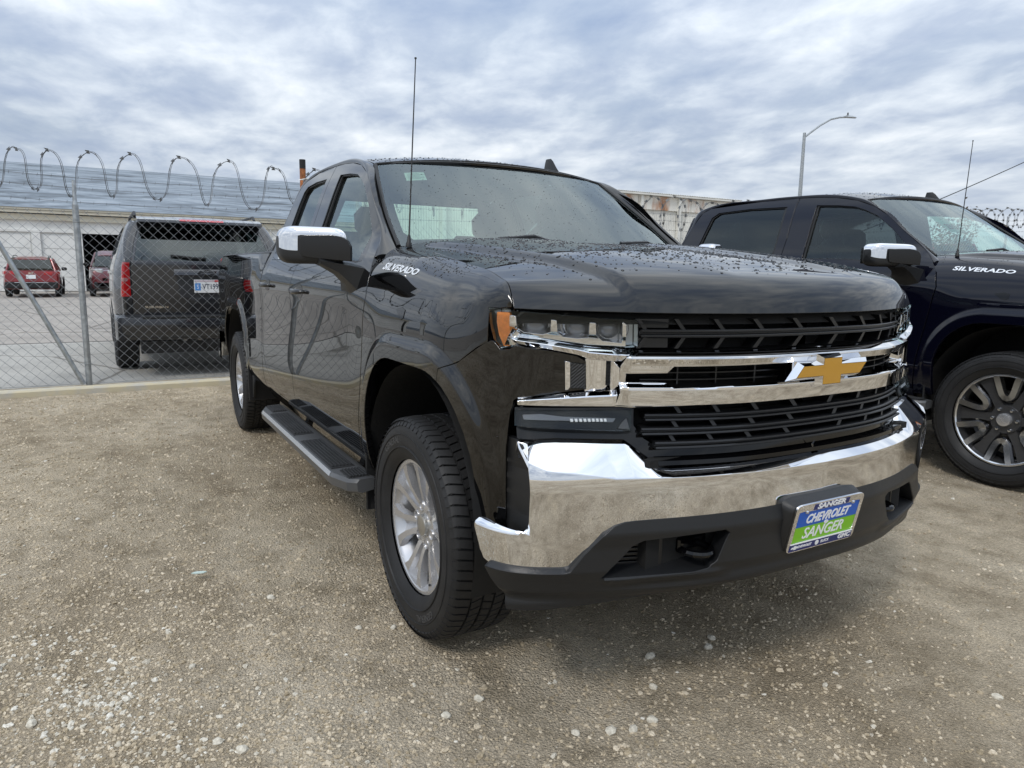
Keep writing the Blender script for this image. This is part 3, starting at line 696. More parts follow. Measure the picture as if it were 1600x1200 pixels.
def wheel_dark(parent, c, s):
    """22 inch machined and dark wheel: U loops between six dark spokes"""
    hub = B().lathe([(s*.00,.07),(s*.00,.175),(s*.018,.175),(s*.018,.07)][::(1 if s > 0 else -1)], 48, c); w = hub.done('wheel', M['steel'], parent, 35)
    rb = B(); prof = [(-.10,.25),(-.09,.27),(.02,.252),(.06,.258),(.085,.270),(.098,.2725)]
    rb.lathe([(s * a, r) for a, r in (prof if s < 0 else prof[::-1])], 96, c)
    rb.lathe([(s * a, r) for a, r in ([(.040,.03),(.060,.040),(.062,.085),(.035,.098)] if s < 0 else [(.035,.098),(.062,.085),(.060,.040),(.040,.03)])], 48, c)
    for k in range(6):
        a0 = 2 * math.pi * k / 6 + math.pi / 2
        radial_bar(rb, c, [.08,.13,.19,.268], [a0 + math.pi/6]*4, [.034,.028,.030,.050], [.054,.058,.060,.064], [.03]*4, s)
    rb.done('rim', M['dark_alloy'], w, 30)
    mb = B()
    mb.lathe([(s * a, r) for a, r in ([(.094,.268),(.1005,.274),(.1005,.283),(.094,.287)] if s < 0 else [(.094,.287),(.1005,.283),(.1005,.274),(.094,.268)])], 96, c)
    for k in range(6):
        a0 = 2 * math.pi * k / 6 + math.pi / 2
        path = [(.276,-.235),(.235,-.225),(.19,-.215),(.155,-.19),(.135,-.10),(.131,0.),(.135,.10),(.155,.19),(.19,.215),(.235,.225),(.276,.235)]
        rings = []
        for i, (r, d) in enumerate(path):
            p = pol(c, r, a0 + d, 0); q0 = pol(c, *[path[max(0,i-1)][0], a0 + path[max(0,i-1)][1]], 0); q1 = pol(c, *[path[min(10,i+1)][0], a0 + path[min(10,i+1)][1]], 0)
            t = (q1 - q0).normalized(); n = Vector((t.z, 0, -t.x)); hw = .0165; y = .074 + .024 * min(1, max(0, (r - .13) / .13))
            rings.append([p + n * hw * 1.5 + Vector((0, s * (y - .03), 0)), p + n * hw + Vector((0, s * y, 0)), p - n * hw + Vector((0, s * y, 0)), p - n * hw * 1.5 + Vector((0, s * (y - .03), 0))])
        mb.rings(rings if s < 0 else rings, False, True)
    mb.done('machined_face', M['machined'], w, 30)
    for k in range(6):
        p = pol(c, .0695, 2 * math.pi * k / 6, 0)
        pr = [(s*.03,.0115),(s*.068,.0115),(s*.077,.009),(s*.079,.002)]
        B().lathe(pr if s < 0 else pr[::-1], 12, p).done('lug_nut', M['machined'], w, 30)
    pr = [(.05,.040),(.080,.0405),(.087,.038),(.0895,.030),(.090,.0)]
    B().lathe([(s * a, max(r, .0005)) for a, r in (pr if s < 0 else pr[::-1])], 40, c).done('hub_cap', M['silver'], w, 30)
    return w

def inset_poly(P, d):
    """move every edge of a polygon inwards by d"""
    P = [Vector(p) for p in P]; n = len(P); s_ = 1 if area(P) > 0 else -1; R_ = []
    for i in range(n):
        a, b, c = P[i - 1], P[i], P[(i + 1) % n]; e0 = (b - a).normalized(); e1 = (c - b).normalized(); n0 = Vector((-e0.y, e0.x)) * s_; n1_ = Vector((-e1.y, e1.x)) * s_
        q0 = a + n0 * d; q1 = b + n1_ * d; den = e0.x * e1.y - e0.y * e1.x
        t = ((q1.x - q0.x) * e1.y - (q1.y - q0.y) * e1.x) / den; R_.append(tuple(q0 + e0 * t))
    return R_
def front_end(T, paint, full=True):
    """grille, lamps, bumper, valance, plate of the truck"""
    F = lambda o: (lambda u, z: fasc(u, z, o))
    bothm = lambda P: P + [(-u, z) for u, z in P[::-1]]
    res = .11
    fx = (1, 0, 0)
    # black backing that closes the nose behind everything
    patch('nose_backing', [(-5.6,.46),(5.6,.46),(5.6,1.20),(-5.6,1.20)], F(-.14), .4, .05, M['void'], T, thick=0, out=fx)
    # painted corner panel
    zs = [.575,.66,.72,.78,.84,.90,.93,.96,.98,.992]
    AX = []
    for z in zs:
        rr = .30; xa = .02 + .455 if z < .70 else .02 + .155 + math.sqrt(max(0, rr * rr - (z - .70) ** 2)); AX.append((u_at_x(xa, z), z))
    cornerp = AX + [(7.70,1.012),(7.05,1.045),(6.42,1.094),(6.15,1.112),(5.95,1.122),(5.86,1.122),(5.62,1.0985),(5.36,1.101),(5.2,1.113),(4.59,1.101),(4.09,1.085),(3.93,1.070),(3.91,.992),(4.45,.982),(5.13,.970),(5.24,.960),(5.26,.945),(5.31,.93),(5.37,.885),(5.40,.850),(5.44,.82),(5.46,.70),(5.46,.575)]
    cf = lambda u, z: corner(u, z, .0 - .022 * sm(5.0, 3.95, u) * sm(.955,.985,z) * sm(1.12,1.09,z) + .004 * sm(5.9,5.3,u))
    R = lambda f: (lambda u, z: f(u, z) * np.array([1, -1, 1.]))
    patch('corner_panel', cornerp, R(cf), .06, .008, paint, T, thick=.015, out=(.5,-1,0), mirror=True)
    # vent mesh and chrome line inside the notch
    vent = [(4.19,1.067),(3.945,1.062),(3.94,.996),(4.19,.997)]
    def rib(u, z):
        return fasc(u, z, -.012 + .003 * np.abs(((z * 9 + u * 1.3) * 12) % 1 - .5))
    patch('corner_vent', vent, R(rib), .012, .0016, M['plastic_dark'], T, thick=.01, out=fx, mirror=True)
    patch('vent_trim', [(4.285,1.072),(4.21,1.069),(4.20,1.000),(4.23,.993),(4.27,.992)], R(F(-.006)), .05, .01, M['chrome'], T, thick=.012, out=fx, mirror=True)
    # headlights
    lens = [(6.005,1.2135),(5.25,1.209),(4.44,1.201),(3.74,1.192),(3.03,1.189),(3.015,1.115),(3.23,1.113),(3.92,1.119),(4.665,1.135),(5.365,1.1435),(5.375,1.107),(5.60,1.104),(5.84,1.129),(5.97,1.172)]
    for sgn in (-1, 1):
        Q = lambda f: (lambda u, z: f(u, z) * np.array([1, sgn, 1.]))
        hs = patch('headlight', lens, Q(F(-.055)), .12, .012, mat('lamp_housing', (.50,.51,.53), .25, .5), T, thick=0, out=fx)
        patch('lens', lens, Q(F(.0)), .12, .01, M['lamp_glass'], hs, thick=.05, bev=.003, out=fx)
        patch('turn_signal', [(5.84,1.203),(5.45,1.203),(5.405,1.192),(5.41,1.111),(5.60,1.110),(5.765,1.140),(5.845,1.175)], Q(F(-.014)), .06, .008, M['amber'], hs, thick=.012, out=(.5, sgn, 0))
        drl = [(5.397,1.196),(5.241,1.194),(5.21,1.162),(5.05,1.149),(4.665,1.144),(4.536,1.151),(4.532,1.186),(4.448,1.184),(4.426,1.15),(4.324,1.138),(4.088,1.134),(3.896,1.136),(3.887,1.179),(3.787,1.178),(3.77,1.143),(3.646,1.128),(3.274,1.122),(3.28,1.181),(3.222,1.175),(3.206,1.114),(3.91,1.119),(4.664,1.136),(5.404,1.144)]
        def dr(u, z): return fasc(u, z, -.016 + .008 * sm(1.12, 1.15, z + (u - 3.2) * -.011))
        patch('running_light', drl, Q(dr), .04, .005, M['chrome'], hs, thick=.028, bev=.003, out=fx)
        # projector bowls
        for u, z, r in ((4.80,1.172,.036),(4.05,1.166,.036),(3.47,1.160,.032)):
            p = fasc(np.array(u), np.array(z), -.062) * np.array([1, sgn, 1]); q = fasc(np.array(u), np.array(z), .0) * np.array([1, sgn, 1]); d = Vector(q - p).normalized(); d = (d + Vector((.5, 0, 0))).normalized()
            rot = d.to_track_quat('Z', 'Y').to_matrix(); bl = B()
            ring = []
            for k in range(7):
                a = k / 6 * math.pi / 2; ring.append([Vector(p) + rot @ Vector((r * math.cos(a) * math.cos(t), r * .9 * math.cos(a) * math.sin(t), r * .75 * math.sin(a))) for t in np.linspace(0, 2 * math.pi, 24, False)])
            bl.rings(ring); bl.done('projector_lens', mat('projector_glass', (.22,.225,.235), .05, 0., .8, .02), hs, 60)
            bl = B(); bl.tube([Vector(p) + rot @ Vector((r * 1.1 * math.cos(t), r * 1.0 * math.sin(t), .003)) for t in np.linspace(0, 2 * math.pi, 28, False)], .004, 6, True); bl.done('bezel', M['clear_lens'], hs)
            # reflector cup
            bl = B(); bl.rings([[Vector(p) + rot @ Vector((rx * math.cos(t), rx * .8 * math.sin(t), zz_)) for t in np.linspace(0, 2 * math.pi, 24, False)] for rx, zz_ in ((r * 1.05, -.004), (r * 1.75, .016))], False, False); bl.done('reflector', mat('reflector_grey', (.70,.71,.73), .15, .8), hs, 60)
    # grille
    G = patch('grille', [(-3.0,.82),(3.0,.82),(3.0,1.192),(-3.0,1.192)], F(-.085), .25, .04, M['void'], T, thick=0, out=fx)
    def strip(name, u0, u1, zc, h, off, dep, m=M['plastic_dark'], n=40, par=G, tilt=0.):
        us = np.linspace(u0, u1, n); b = B(); rings = []
        for u in us:
            f = lambda o, z: Vector(fasc(np.array(u), np.array(z), o))
            rings.append([f(off - dep, zc - h / 2), f(off - .002 - tilt, zc - h / 2), f(off, zc - h / 4), f(off, zc + h / 4), f(off - .002, zc + h / 2), f(off - dep, zc + h / 2)])
        b.rings(rings); return b.done(name, m, par, 40)
    def strut(u0, z0, u1, z1, w, off, dep):
        b = B(); r = []
        for u, z in ((u0, z0), (u1, z1)):
            r.append([Vector(fasc(np.array(u + s_ * w), np.array(z), o)) for o, s_ in ((off - dep, -1), (off, -1), (off, 1), (off - dep, 1))])
        b.rings(r); return b.done('grille_strut', M['plastic_dark'], G, 0)
    for zc in (1.1575, 1.143): strip('grille_bar', -2.93, 2.93, zc, .008, -.014, .05)
    strip('grille_bar', -2.95, 2.95, 1.1505, .012, -.024, .04, M['plastic_dark'])
    for k in range(-5, 5):
        u = (k + .5) * .645; d = -.06
        strut(u + d - .02, 1.191, u + .06, 1.159, .035, -.022, .05); strut(u + .07, 1.142, u - .06, 1.108, .035, -.022, .05)
    for sgn in (-1, 1):
        patch('grille_block', [(sgn*2.96,1.19),(sgn*2.45,1.19),(sgn*2.45,1.166),(sgn*2.96,1.166)], F(-.03), .2, .02, M['plastic_dark'], G, thick=.03, out=fx)
        patch('grille_block', [(sgn*2.96,1.136),(sgn*2.45,1.136),(sgn*2.45,1.110),(sgn*2.96,1.110)], F(-.03), .2, .02, M['plastic_dark'], G, thick=.03, out=fx)
    for zc, ue, pz in ((.914,2.86,.0),(.8755,2.96,.08),(.8375,2.75,.16)):
        for dz in (.0065, -.0065): strip('grille_bar', -ue, ue, zc + dz, .0075, -.012, .055)
        strip('grille_bar', -ue, ue, zc, .012, -.024, .04)
        for k in range(-5, 5):
            u = (k + .5) * .645 - (pz if k >= 0 else -pz) * (1 if k < 0 else 1) * (1)
            u = (abs(k + .5) * .645 + pz) * (1 if k >= 0 else -1)
            if abs(u) < ue: e_ = 1 if u > 0 else -1; strut(u + .05 * e_, zc + .031, u - .03 * e_, zc + .008, .035, -.022, .05)
    strip('grille_bar', -2.9, 2.9, 1.038, .006, -.03, .03); strip('grille_bar', -2.9, 2.9, 1.018, .006, -.03, .03)
    for k in range(-4, 4): strut((k + .5) * .645, 1.06, (k + .5) * .645, 1.005, .012, -.03, .03)
    # ledges under the two grilles
    def ledge(z0, z1, o0, o1, ue, m=M['plastic_dark']):
        b = B(); rings = []
        for u in np.linspace(-ue, ue, 50):
            f = lambda o, z: Vector(fasc(np.array(u), np.array(z), o)); rings.append([f(o0, z0), f(o1, z1), f(o1, z1 - .012), f(o0, z1 - .02)])
        b.rings(rings); b.done('grille_ledge', m, G, 30)
    ledge(1.104, 1.0985, -.085, .000, 3.0); ledge(.808, .796, -.09, -.012, 2.75, M['gloss_black'])
    # chrome: centre bars, and the wings that run round the lamps
    bars = [(0,1.104),(2.85,1.1025),(3.02,1.104),(3.10,1.102),(3.22,1.085),(3.30,1.06),(3.32,1.02),(3.30,.985),(3.36,.962),(3.42,.945),(3.07,.945),(2.03,.952),(.75,.954),(0,.955)]
    slot = [(0,1.064),(.78,1.0635),(2.40,1.061),(2.50,1.042),(3.21,1.040),(3.205,1.013),(2.495,1.012),(2.39,.999),(.76,1.008),(0,1.008)]
    def prof(u, z):
        up = np.interp(z, [1.05,1.064,1.082,1.088,1.100,1.104], [.009,.012,.021,.020,-.004,-.012])
        lo = np.interp(z, [.945,.950,.994,1.001,1.012,1.02], [.004,.009,.0185,.018,-.002,-.002])
        mid = sm(1.012, 1.050, z); return fasc(u, z, (lo * (1 - mid) + up * mid) - .012 * sm(3.12,3.32,np.abs(u)))
    patch('chrome_bar', bothm(bars), prof, .06, .006, M['chrome'], G, holes=[bothm(slot)], thick=.03, bev=.002, out=fx, rows=[1.1,1.0985,1.089,1.0875,1.083,1.0815,1.064,1.0105,1.002,1.0005,.995,.9935,.951,.9495])
    def arm(uT, zT, uB, zB, wp, op):
        def f(u, w):
            a = np.abs(u); t = np.interp(a, uT, zT); b_ = np.interp(a, uB, zB); return fasc(u, b_ + (t - b_) * w, np.interp(w, wp, op) - .010 * sm(3.45,3.30,a))
        return f
    upa = arm([3.0,3.23,3.92,4.665,5.37],[1.104,1.1075,1.1155,1.132,1.1405],[3.0,3.45,3.905,4.094,4.594,5.209,5.37],[1.07,1.072,1.0785,1.0905,1.1065,1.1205,1.137],[0,.06,.52,.58,.93,1.],[-.004,.004,.0125,.0115,-.004,-.009])
    loa = arm([3.30,3.5,3.897,4.4,5.15],[.992,.990,.9865,.979,.966],[3.3,5.2],[.946,.949],[0,.06,.70,.78,1.],[.001,.007,.0125,.011,-.008])
    for sg_ in (-1, 1):
        C_ = lambda f: (lambda u, w: f(u, w) * np.array([1, sg_, 1.]))
        patch('chrome_wing', [(3.06,.98),(3.30,.0),(5.36,.02),(5.37,.98)], C_(upa), .06, .06, M['chrome'], G, thick=.025, bev=.0015, out=fx, rows=[.05,.07,.51,.53,.57,.59,.92,.94])
        patch('chrome_wing', [(3.34,1.),(3.42,.0),(5.15,.0),(5.13,1.)], C_(loa), .06, .06, M['chrome'], G, thick=.025, bev=.0015, out=fx, rows=[.05,.07,.69,.71,.77,.79])
        def blk(u, z): 
            return fasc(u, z, .004 - .034 * sm(3.36, 3.62, u) + .010 * sm(3.70,3.92,u))
        patch('chrome_wing', smooth_poly([(3.33,1.078),(3.34,.986),(3.93,.986),(3.93,1.078)], 1, keep=(2,3)), C_(blk), .03, .012, M['chrome'], G, thick=.02, bev=.0015, out=fx)
    # bowtie emblem
    bo = [(-.160,1.066),(-.058,1.066),(-.058,1.085),(.058,1.085),(.058,1.066),(.160,1.066),(.122,1.012),(.058,1.012),(.058,.985),(-.058,.985),(-.058,1.012),(-.196,1.012)]
    bo = [(-.152,1.066),(-.052,1.066),(-.052,1.085),(.052,1.085),(.052,1.066),(.152,1.066),(.128,1.010),(.052,1.010),(.052,.985),(-.052,.985),(-.052,1.010),(-.128+0,1.010)]
    bo = [(.185,1.066),(.052,1.066),(.052,1.086),(-.052,1.086),(-.052,1.066),(-.135,1.066),(-.185,1.011),(-.052,1.011),(-.052,.985),(.052,.985),(.052,1.011),(.135,1.011)]
    zc = 1.0355
    em = B(); em_in = inset_poly(bo, .0105)
    n = len(bo); b0 = [V3(.885, y, z) for y, z in bo]; b1 = [V3(.918, y, z) for y, z in bo]; b2 = [V3(.938, y, z) for y, z in em_in]
    em.add(b0 + b1 + b2, [(i, (i + 1) % n, (i + 1) % n + n, i + n)[::-1] for i in range(n)] + [(i + n, (i + 1) % n + n, (i + 1) % n + 2 * n, i + 2 * n)[::-1] for i in range(n)])
    em.F = [f for f in em.F]
    emo = em.done('emblem', M['chrome'], G, 0)
    gp = B(); gp.prism(inset_poly(em_in, .0012), lambda y, z: V3(.9385, y, z), lambda y, z: V3(.925, y, z)); gp.done('emblem_face', M['gold'], emo, 0)
    # lower black surround, fog lamps
    patch('bumper_surround', [(-5.42,.80),(5.42,.80),(5.36,.944),(-5.36,.944)], F(-.045), .2, .03, M['gloss_black'], T, holes=[[(-2.99,.944-.002),(-3.05,.887),(-2.9,.851),(-2.7,.83),(2.7,.83),(2.9,.851),(3.05,.887),(2.99,.942)]], thick=.04, out=fx)
    fog = [(5.285,.9385),(3.06,.942),(3.145,.876),(5.34,.890)]
    for sgn in (-1, 1):
        Q = lambda f: (lambda u, z: f(u, z) * np.array([1, sgn, 1.]))
        fg = patch('fog_light', fog, Q(F(-.018)), .15, .02, M['gloss_black'], T, thick=.03, out=fx)
        patch('fog_lens', [(5.25,.934),(3.11,.937),(3.19,.881),(5.30,.894)], Q(F(-.004)), .15, .02, M['fog_glass'], fg, thick=.012, out=fx)
        patch('led_strip', [(5.09,.920),(4.73,.924),(4.37,.9175),(3.43,.9125),(3.50,.903),(4.38,.908),(5.08,.909)], Q(F(-.011)), .08, .006, mat('led_reflector', (.16,.165,.175), .2, .6), fg, thick=.004, out=fx)
        patch('fog_trim', [(3.42,.887),(3.22,.912),(3.20,.885)], Q(F(-.010)), .1, .02, M['plastic_grey'], fg, thick=.004, out=fx)
        for k in range(9):
            u = 3.62 + k * .075; patch('led', [(u,.9125),(u+.035,.9125),(u+.035,.9055),(u,.9055)], Q(F(-.009)), .05, .01, M['white'], fg, thick=.004, out=fx)
    # chrome bumper
    top = [(0,.786),(1.55,.785),(2.51,.784),(2.77,.789),(3.0,.815),(3.2,.839),(3.31,.850),(4.56,.855),(5.35,.849)]
    bum = top + [(5.335,.832),(5.22,.80),(5.115,.768),(5.11,.72),(5.125,.64),(5.16,.615),(5.24,.606),(5.8,.612),(6.2,.616),(6.60,.617),(6.60,.59),(6.47,.525),(6.36,.503),(6.15,.488),(4.55,.488),(4.44,.494),(4.22,.545),(3.9,.600),(3.707,.621),(3.5,.6295),(3.28,.632),(1.526,.639),(0,.642)]
    UT = [p[0] for p in top]; ZT = [p[1] for p in top]; UC = [0,1.56,2.5,3.72,4.37,4.83,5.1,5.35,6.6]; ZC = [.754,.757,.757,.760,.776,.784,.805,.835,.84]
    def zw(a, w): t = np.interp(a, UT, ZT); c_ = np.interp(a, UC, ZC); t = np.maximum(t, c_ + .006); return np.where(w < 1, .48 + (c_ - .48) * w, c_ + (t - c_) * (w - 1))
    def wz(a, z): t = np.interp(a, UT, ZT); c_ = np.interp(a, UC, ZC); t = np.maximum(t, c_ + .006); return float(np.where(z < c_, (z - .48) / (c_ - .48), 1 + (z - c_) / (t - c_)))
    def bprof(u, w):
        a = np.abs(u); z = zw(a, w)
        o = np.interp(w, [0,.06,.28,.58,.985,1.0,1.05,1.9,2.0], [-.018,-.008,.000,.006,.0145,.0148,.0125,-.030,-.042])
        of = np.interp(z, [.48,.58,.598,.608,.614,.618], [.02,.02,.006,-.004,-.014,-.026])
        o = np.where(a > 5.13, np.minimum(o, of), o)
        return fasc(u, z, o)
    def dens(L):
        R_ = []
        for (u0, z0), (u1, z1) in zip(L, L[1:] + L[:1]):
            n_ = max(1, int(abs(u1 - u0) / .12)); R_ += [(u0 + (u1 - u0) * k / n_, z0 + (z1 - z0) * k / n_) for k in range(n_)]
        return R_
    patch('front_bumper', bothm([(u, wz(u, z)) for u, z in dens(bum)]), bprof, .06, .035, M['chrome'], T, thick=.03, bev=.003, out=fx, rows=[.97,.99,1.0,1.03,1.06,1.88,1.91])
    # black inlet between bumper and corner panel
    def ins(t, z):
        u0 = np.interp(z, [.57,.60,.64,.768,.80,.835,.85], [5.15,5.15,5.09,5.08,5.18,5.30,5.36]); a = fasc(u0, z, -.028); b_ = corner(0 * z + 5.50, z, -.006)
        k_ = (.006 * (np.abs((z * 21) % 1 - .5) < .13))[:, None]
        P = a * (1 - t[:, None]) + b_ * t[:, None]; P[:, 0] += k_[:, 0] - .03 * np.sin(np.pi * np.clip(t, 0, 1)); return P
    patch('air_inlet', [(-.05,.572),(1.,.572),(1.,.85),(-.05,.85)], R(ins), .1, .004, M['plastic'], T, thick=.02, out=(1,-.5,0), mirror=True)
    # valance
    vtop = [(0,.645),(1.526,.642),(3.28,.635),(3.5,.6325),(3.72,.623),(3.92,.601),(4.24,.545),(4.46,.494),(4.56,.489),(6.16,.489)]
    vb = [(6.05,.455),(5.76,.415),(5.70,.360),(4.9,.368),(4.19,.381),(2.8,.40),(1.445,.419),(0,.427)]
    hole = [(3.97,.471),(3.80,.500),(3.43,.548),(3.34,.562),(3.09,.578),(1.62,.594),(1.53,.582),(1.72,.500),(1.86,.480),(2.1,.474),(3.7,.466)]
    def vprof(u, z):
        a = np.abs(u); n_ = np.interp(z, [.36,.40,.43,.46,.49,.56,.60,.645], [-.035,-.030,-.006,.002,.012,.010,.016,.006])
        lipz = np.interp(a, [0,1.445,2.8,4.19,5.7], [.427,.419,.40,.381,.36]); e_ = sm(.05,.012, z - lipz)
        inner = sm(.02,-.004, np.abs(z - .465) - .002) * sm(4.1,3.6,a) * .010 * sm(1.4,1.8,a)
        return fasc(u, z, n_ + .010 * e_ + inner)
    patch('valance', bothm(vtop + vb), vprof, .09, .008, M['plastic'], T, holes=[hole, [(-u, z) for u, z in hole]], thick=.05, bev=.004, out=fx)
    for sgn in (-1, 1):
        Q = lambda f: (lambda u, z: f(u, z) * np.array([1, sgn, 1.]))
        patch('inlet_back', [(3.9,.45),(3.9,.60),(1.45,.60),(1.45,.45)], Q(F(-.07)), .2, .03, M['void'], T, thick=0, out=fx)
        for k in range(6): 
            z = .487 + k * .0135; patch('inlet_slat', [(3.62 - (z-.48)*2.6, z),(2.64, z),(2.64, z+.006),(3.62 - (z-.48)*2.6, z+.006)], Q(F(-.045)), .1, .01, M['plastic_dark'], T, thick=.02, out=fx)
        patch('inlet_divider', [(2.66,.478),(2.60,.478),(2.60,.583),(2.66,.583)], Q(F(-.028)), .1, .02, M['plastic_dark'], T, thick=.03, out=fx)
        b_ = B(); b_.rings([[Vector(fasc(np.array(u), np.array(z), o)) * 1 for o, z in ((.013,.468),(.010,.474),(-.065,.494),(-.065,.46))] for u in np.linspace(1.80, 3.9, 20)])
        b_.V = [(v[0], v[1] * sgn, v[2]) for v in b_.V]; b_.done('inlet_sill', M['plastic'], T, 40)
        # tow hook
        c_ = Vector(fasc(np.array(1.95), np.array(.522), -.035)) ; c_.y *= sgn; tb = B(); pth = [c_ + Vector((-.05, s_ * .045, 0)) for s_ in (-1,)] + [c_ + Vector((.055 * math.sin(t) - .012, -.045 * math.cos(t), 0)) for t in np.linspace(0, math.pi, 10)] + [c_ + Vector((-.05, .045, 0))]
        tb.tube(pth, .011, 8); tb.box(c_ + Vector((-.04, 0, .015)), (.05,.11,.04), ch=.006); tb.done('tow_hook', M['gloss_black'], T)
    # plate bracket and dealer plate
    yt, zt0 = .0, .5625; ty = math.radians(11.6)
    Rm = Matrix.Rotation(ty, 3, 'Y')
    pc = Vector((.958, .0, .5655))
    def PL(y, z, d): return pc + Rm @ Vector((d, y, z))
    bb = B(); sec = []
    for d, sy, sz, oz in ((-.085,.185,.093,.006),(-.03,.176,.087,.0),(-.006,.166,.083,0),(-.003,.162,.081,0)):
        ring = []
        for k in range(32):
            t = 2 * math.pi * k / 32; c_, s_ = math.cos(t), math.sin(t); e = .28
            ring.append(PL(sy * math.copysign(abs(c_) ** e, c_), sz * math.copysign(abs(s_) ** e, s_) + oz, d))
        sec.append(ring)
    bb.rings(sec); br = bb.done('plate_bracket', M['plastic'], T, 40)
    def pl(name, poly, m, d0, d1, par): b_ = B(); b_.prism(poly, lambda y, z: PL(y, z, d1), lambda y, z: PL(y, z, d0)); return b_.done(name, m, par, 0)
    rc = lambda y0, z0, y1, z1: [(y0, z0), (y1, z0), (y1, z1), (y0, z1)]
    dp = pl('dealer_plate', rc(-.150,-.060,.150,.074), M['plate_green'], -.003, .001, T)
    pl('blue_field', rc(-.149,.004,.149,.073), M['plate_blue'], .0005, .0018, dp)
    fo = [(.157*math.copysign(abs(math.cos(t))**.13,math.cos(t)), .081*math.copysign(abs(math.sin(t))**.13,math.sin(t))) for t in np.linspace(0, 2*math.pi, 48, False)]
    fi = [(-.143,-.050),(.143,-.050),(.143,.058),(.117,.060),(.112,.050),(.104,.050),(.100,.056),(-.100,.056),(-.104,.050),(-.112,.050),(-.117,.060),(-.143,.058)]
    def pf(y, z): 
        P = np.stack([0 * y, y, z], -1); Rn = np.array(Rm); return np.array(pc) + (P + np.array([.004, 0, 0])) @ Rn.T
    patch('plate_frame', fo, pf, .03, .03, M['chrome'], dp, holes=[fi], thick=.005, bev=.0012, out=fx)
    pl('frame_panel', rc(-.146,-.077,.146,-.052), M['plate_navy'], .004, .0052, dp)
    pl('white_rule', rc(-.146,-.0535,.146,-.0505), M['white'], .004, .0054, dp)
    TX = lambda y0, z0, d: (lambda x, y, e: PL(x + y0, z0 + y, d + e))
    pl('name_panel', [(-.082,.0575),(.083,.0575),(.086,.0765),(-.079,.0765)], M['plate_navy'], .004, .0046, dp)
    lettering('lettering', 'SANGER', .0225, M['white'], dp, TX(0, .067, .0048), .0006, 1.55, .15, .0009)
    lettering('lettering', 'CHEVROLET', .042, M['white'], dp, TX(-.002, .027, .0026), .0006, .86, .28, .0012)
    lettering('lettering', 'SANGER', .052, M['white'], dp, TX(-.004, -.024, .0018), .0006, .98, .2, .0006)
    pl('badge_dot', [(.0 + .010*math.cos(t), .004 + .006*math.sin(t)) for t in np.linspace(0, 2*math.pi, 16, False)], M['white'], .0018, .003, dp)
    lettering('lettering', 'CHEVROLET', .0115, M['white'], dp, TX(-.080, -.0645, .0054), .0005, 1.0, .2, .0003)
    bt = [(-.136,-.0615),(-.128,-.0615),(-.128,-.0585),(-.117,-.0585),(-.117,-.0615),(-.106,-.0615),(-.110,-.0675),(-.117,-.0675),(-.117,-.0705),(-.128,-.0705),(-.128,-.0675),(-.140,-.0675)]
    pl('bowtie_print', bt, M['white'], .005, .0060, dp)
    pl('shield_print', [(-.022 + .0085*math.cos(t), -.0645 + .0085*math.sin(t)) for t in np.linspace(0, 2*math.pi, 16, False)], M['white'], .005, .0058, dp)
    lettering('lettering', 'BUICK', .0135, M['white'], dp, TX(.015, -.0645, .0054), .0005, 1.0, 0, .0001)
    lettering('lettering', 'GMC', .022, M['white'], dp, TX(.108, -.0645, .0054), .0005, 1.25, .12, .0008)
    for sy in (-.108, .108): B().lathe([(0,.0055),(.004,.005),(.006,.003),(.0065,.0003)], 12, PL(sy, .055, .002), axis='x').done('plate_screw', M['machined'], dp)
    return G

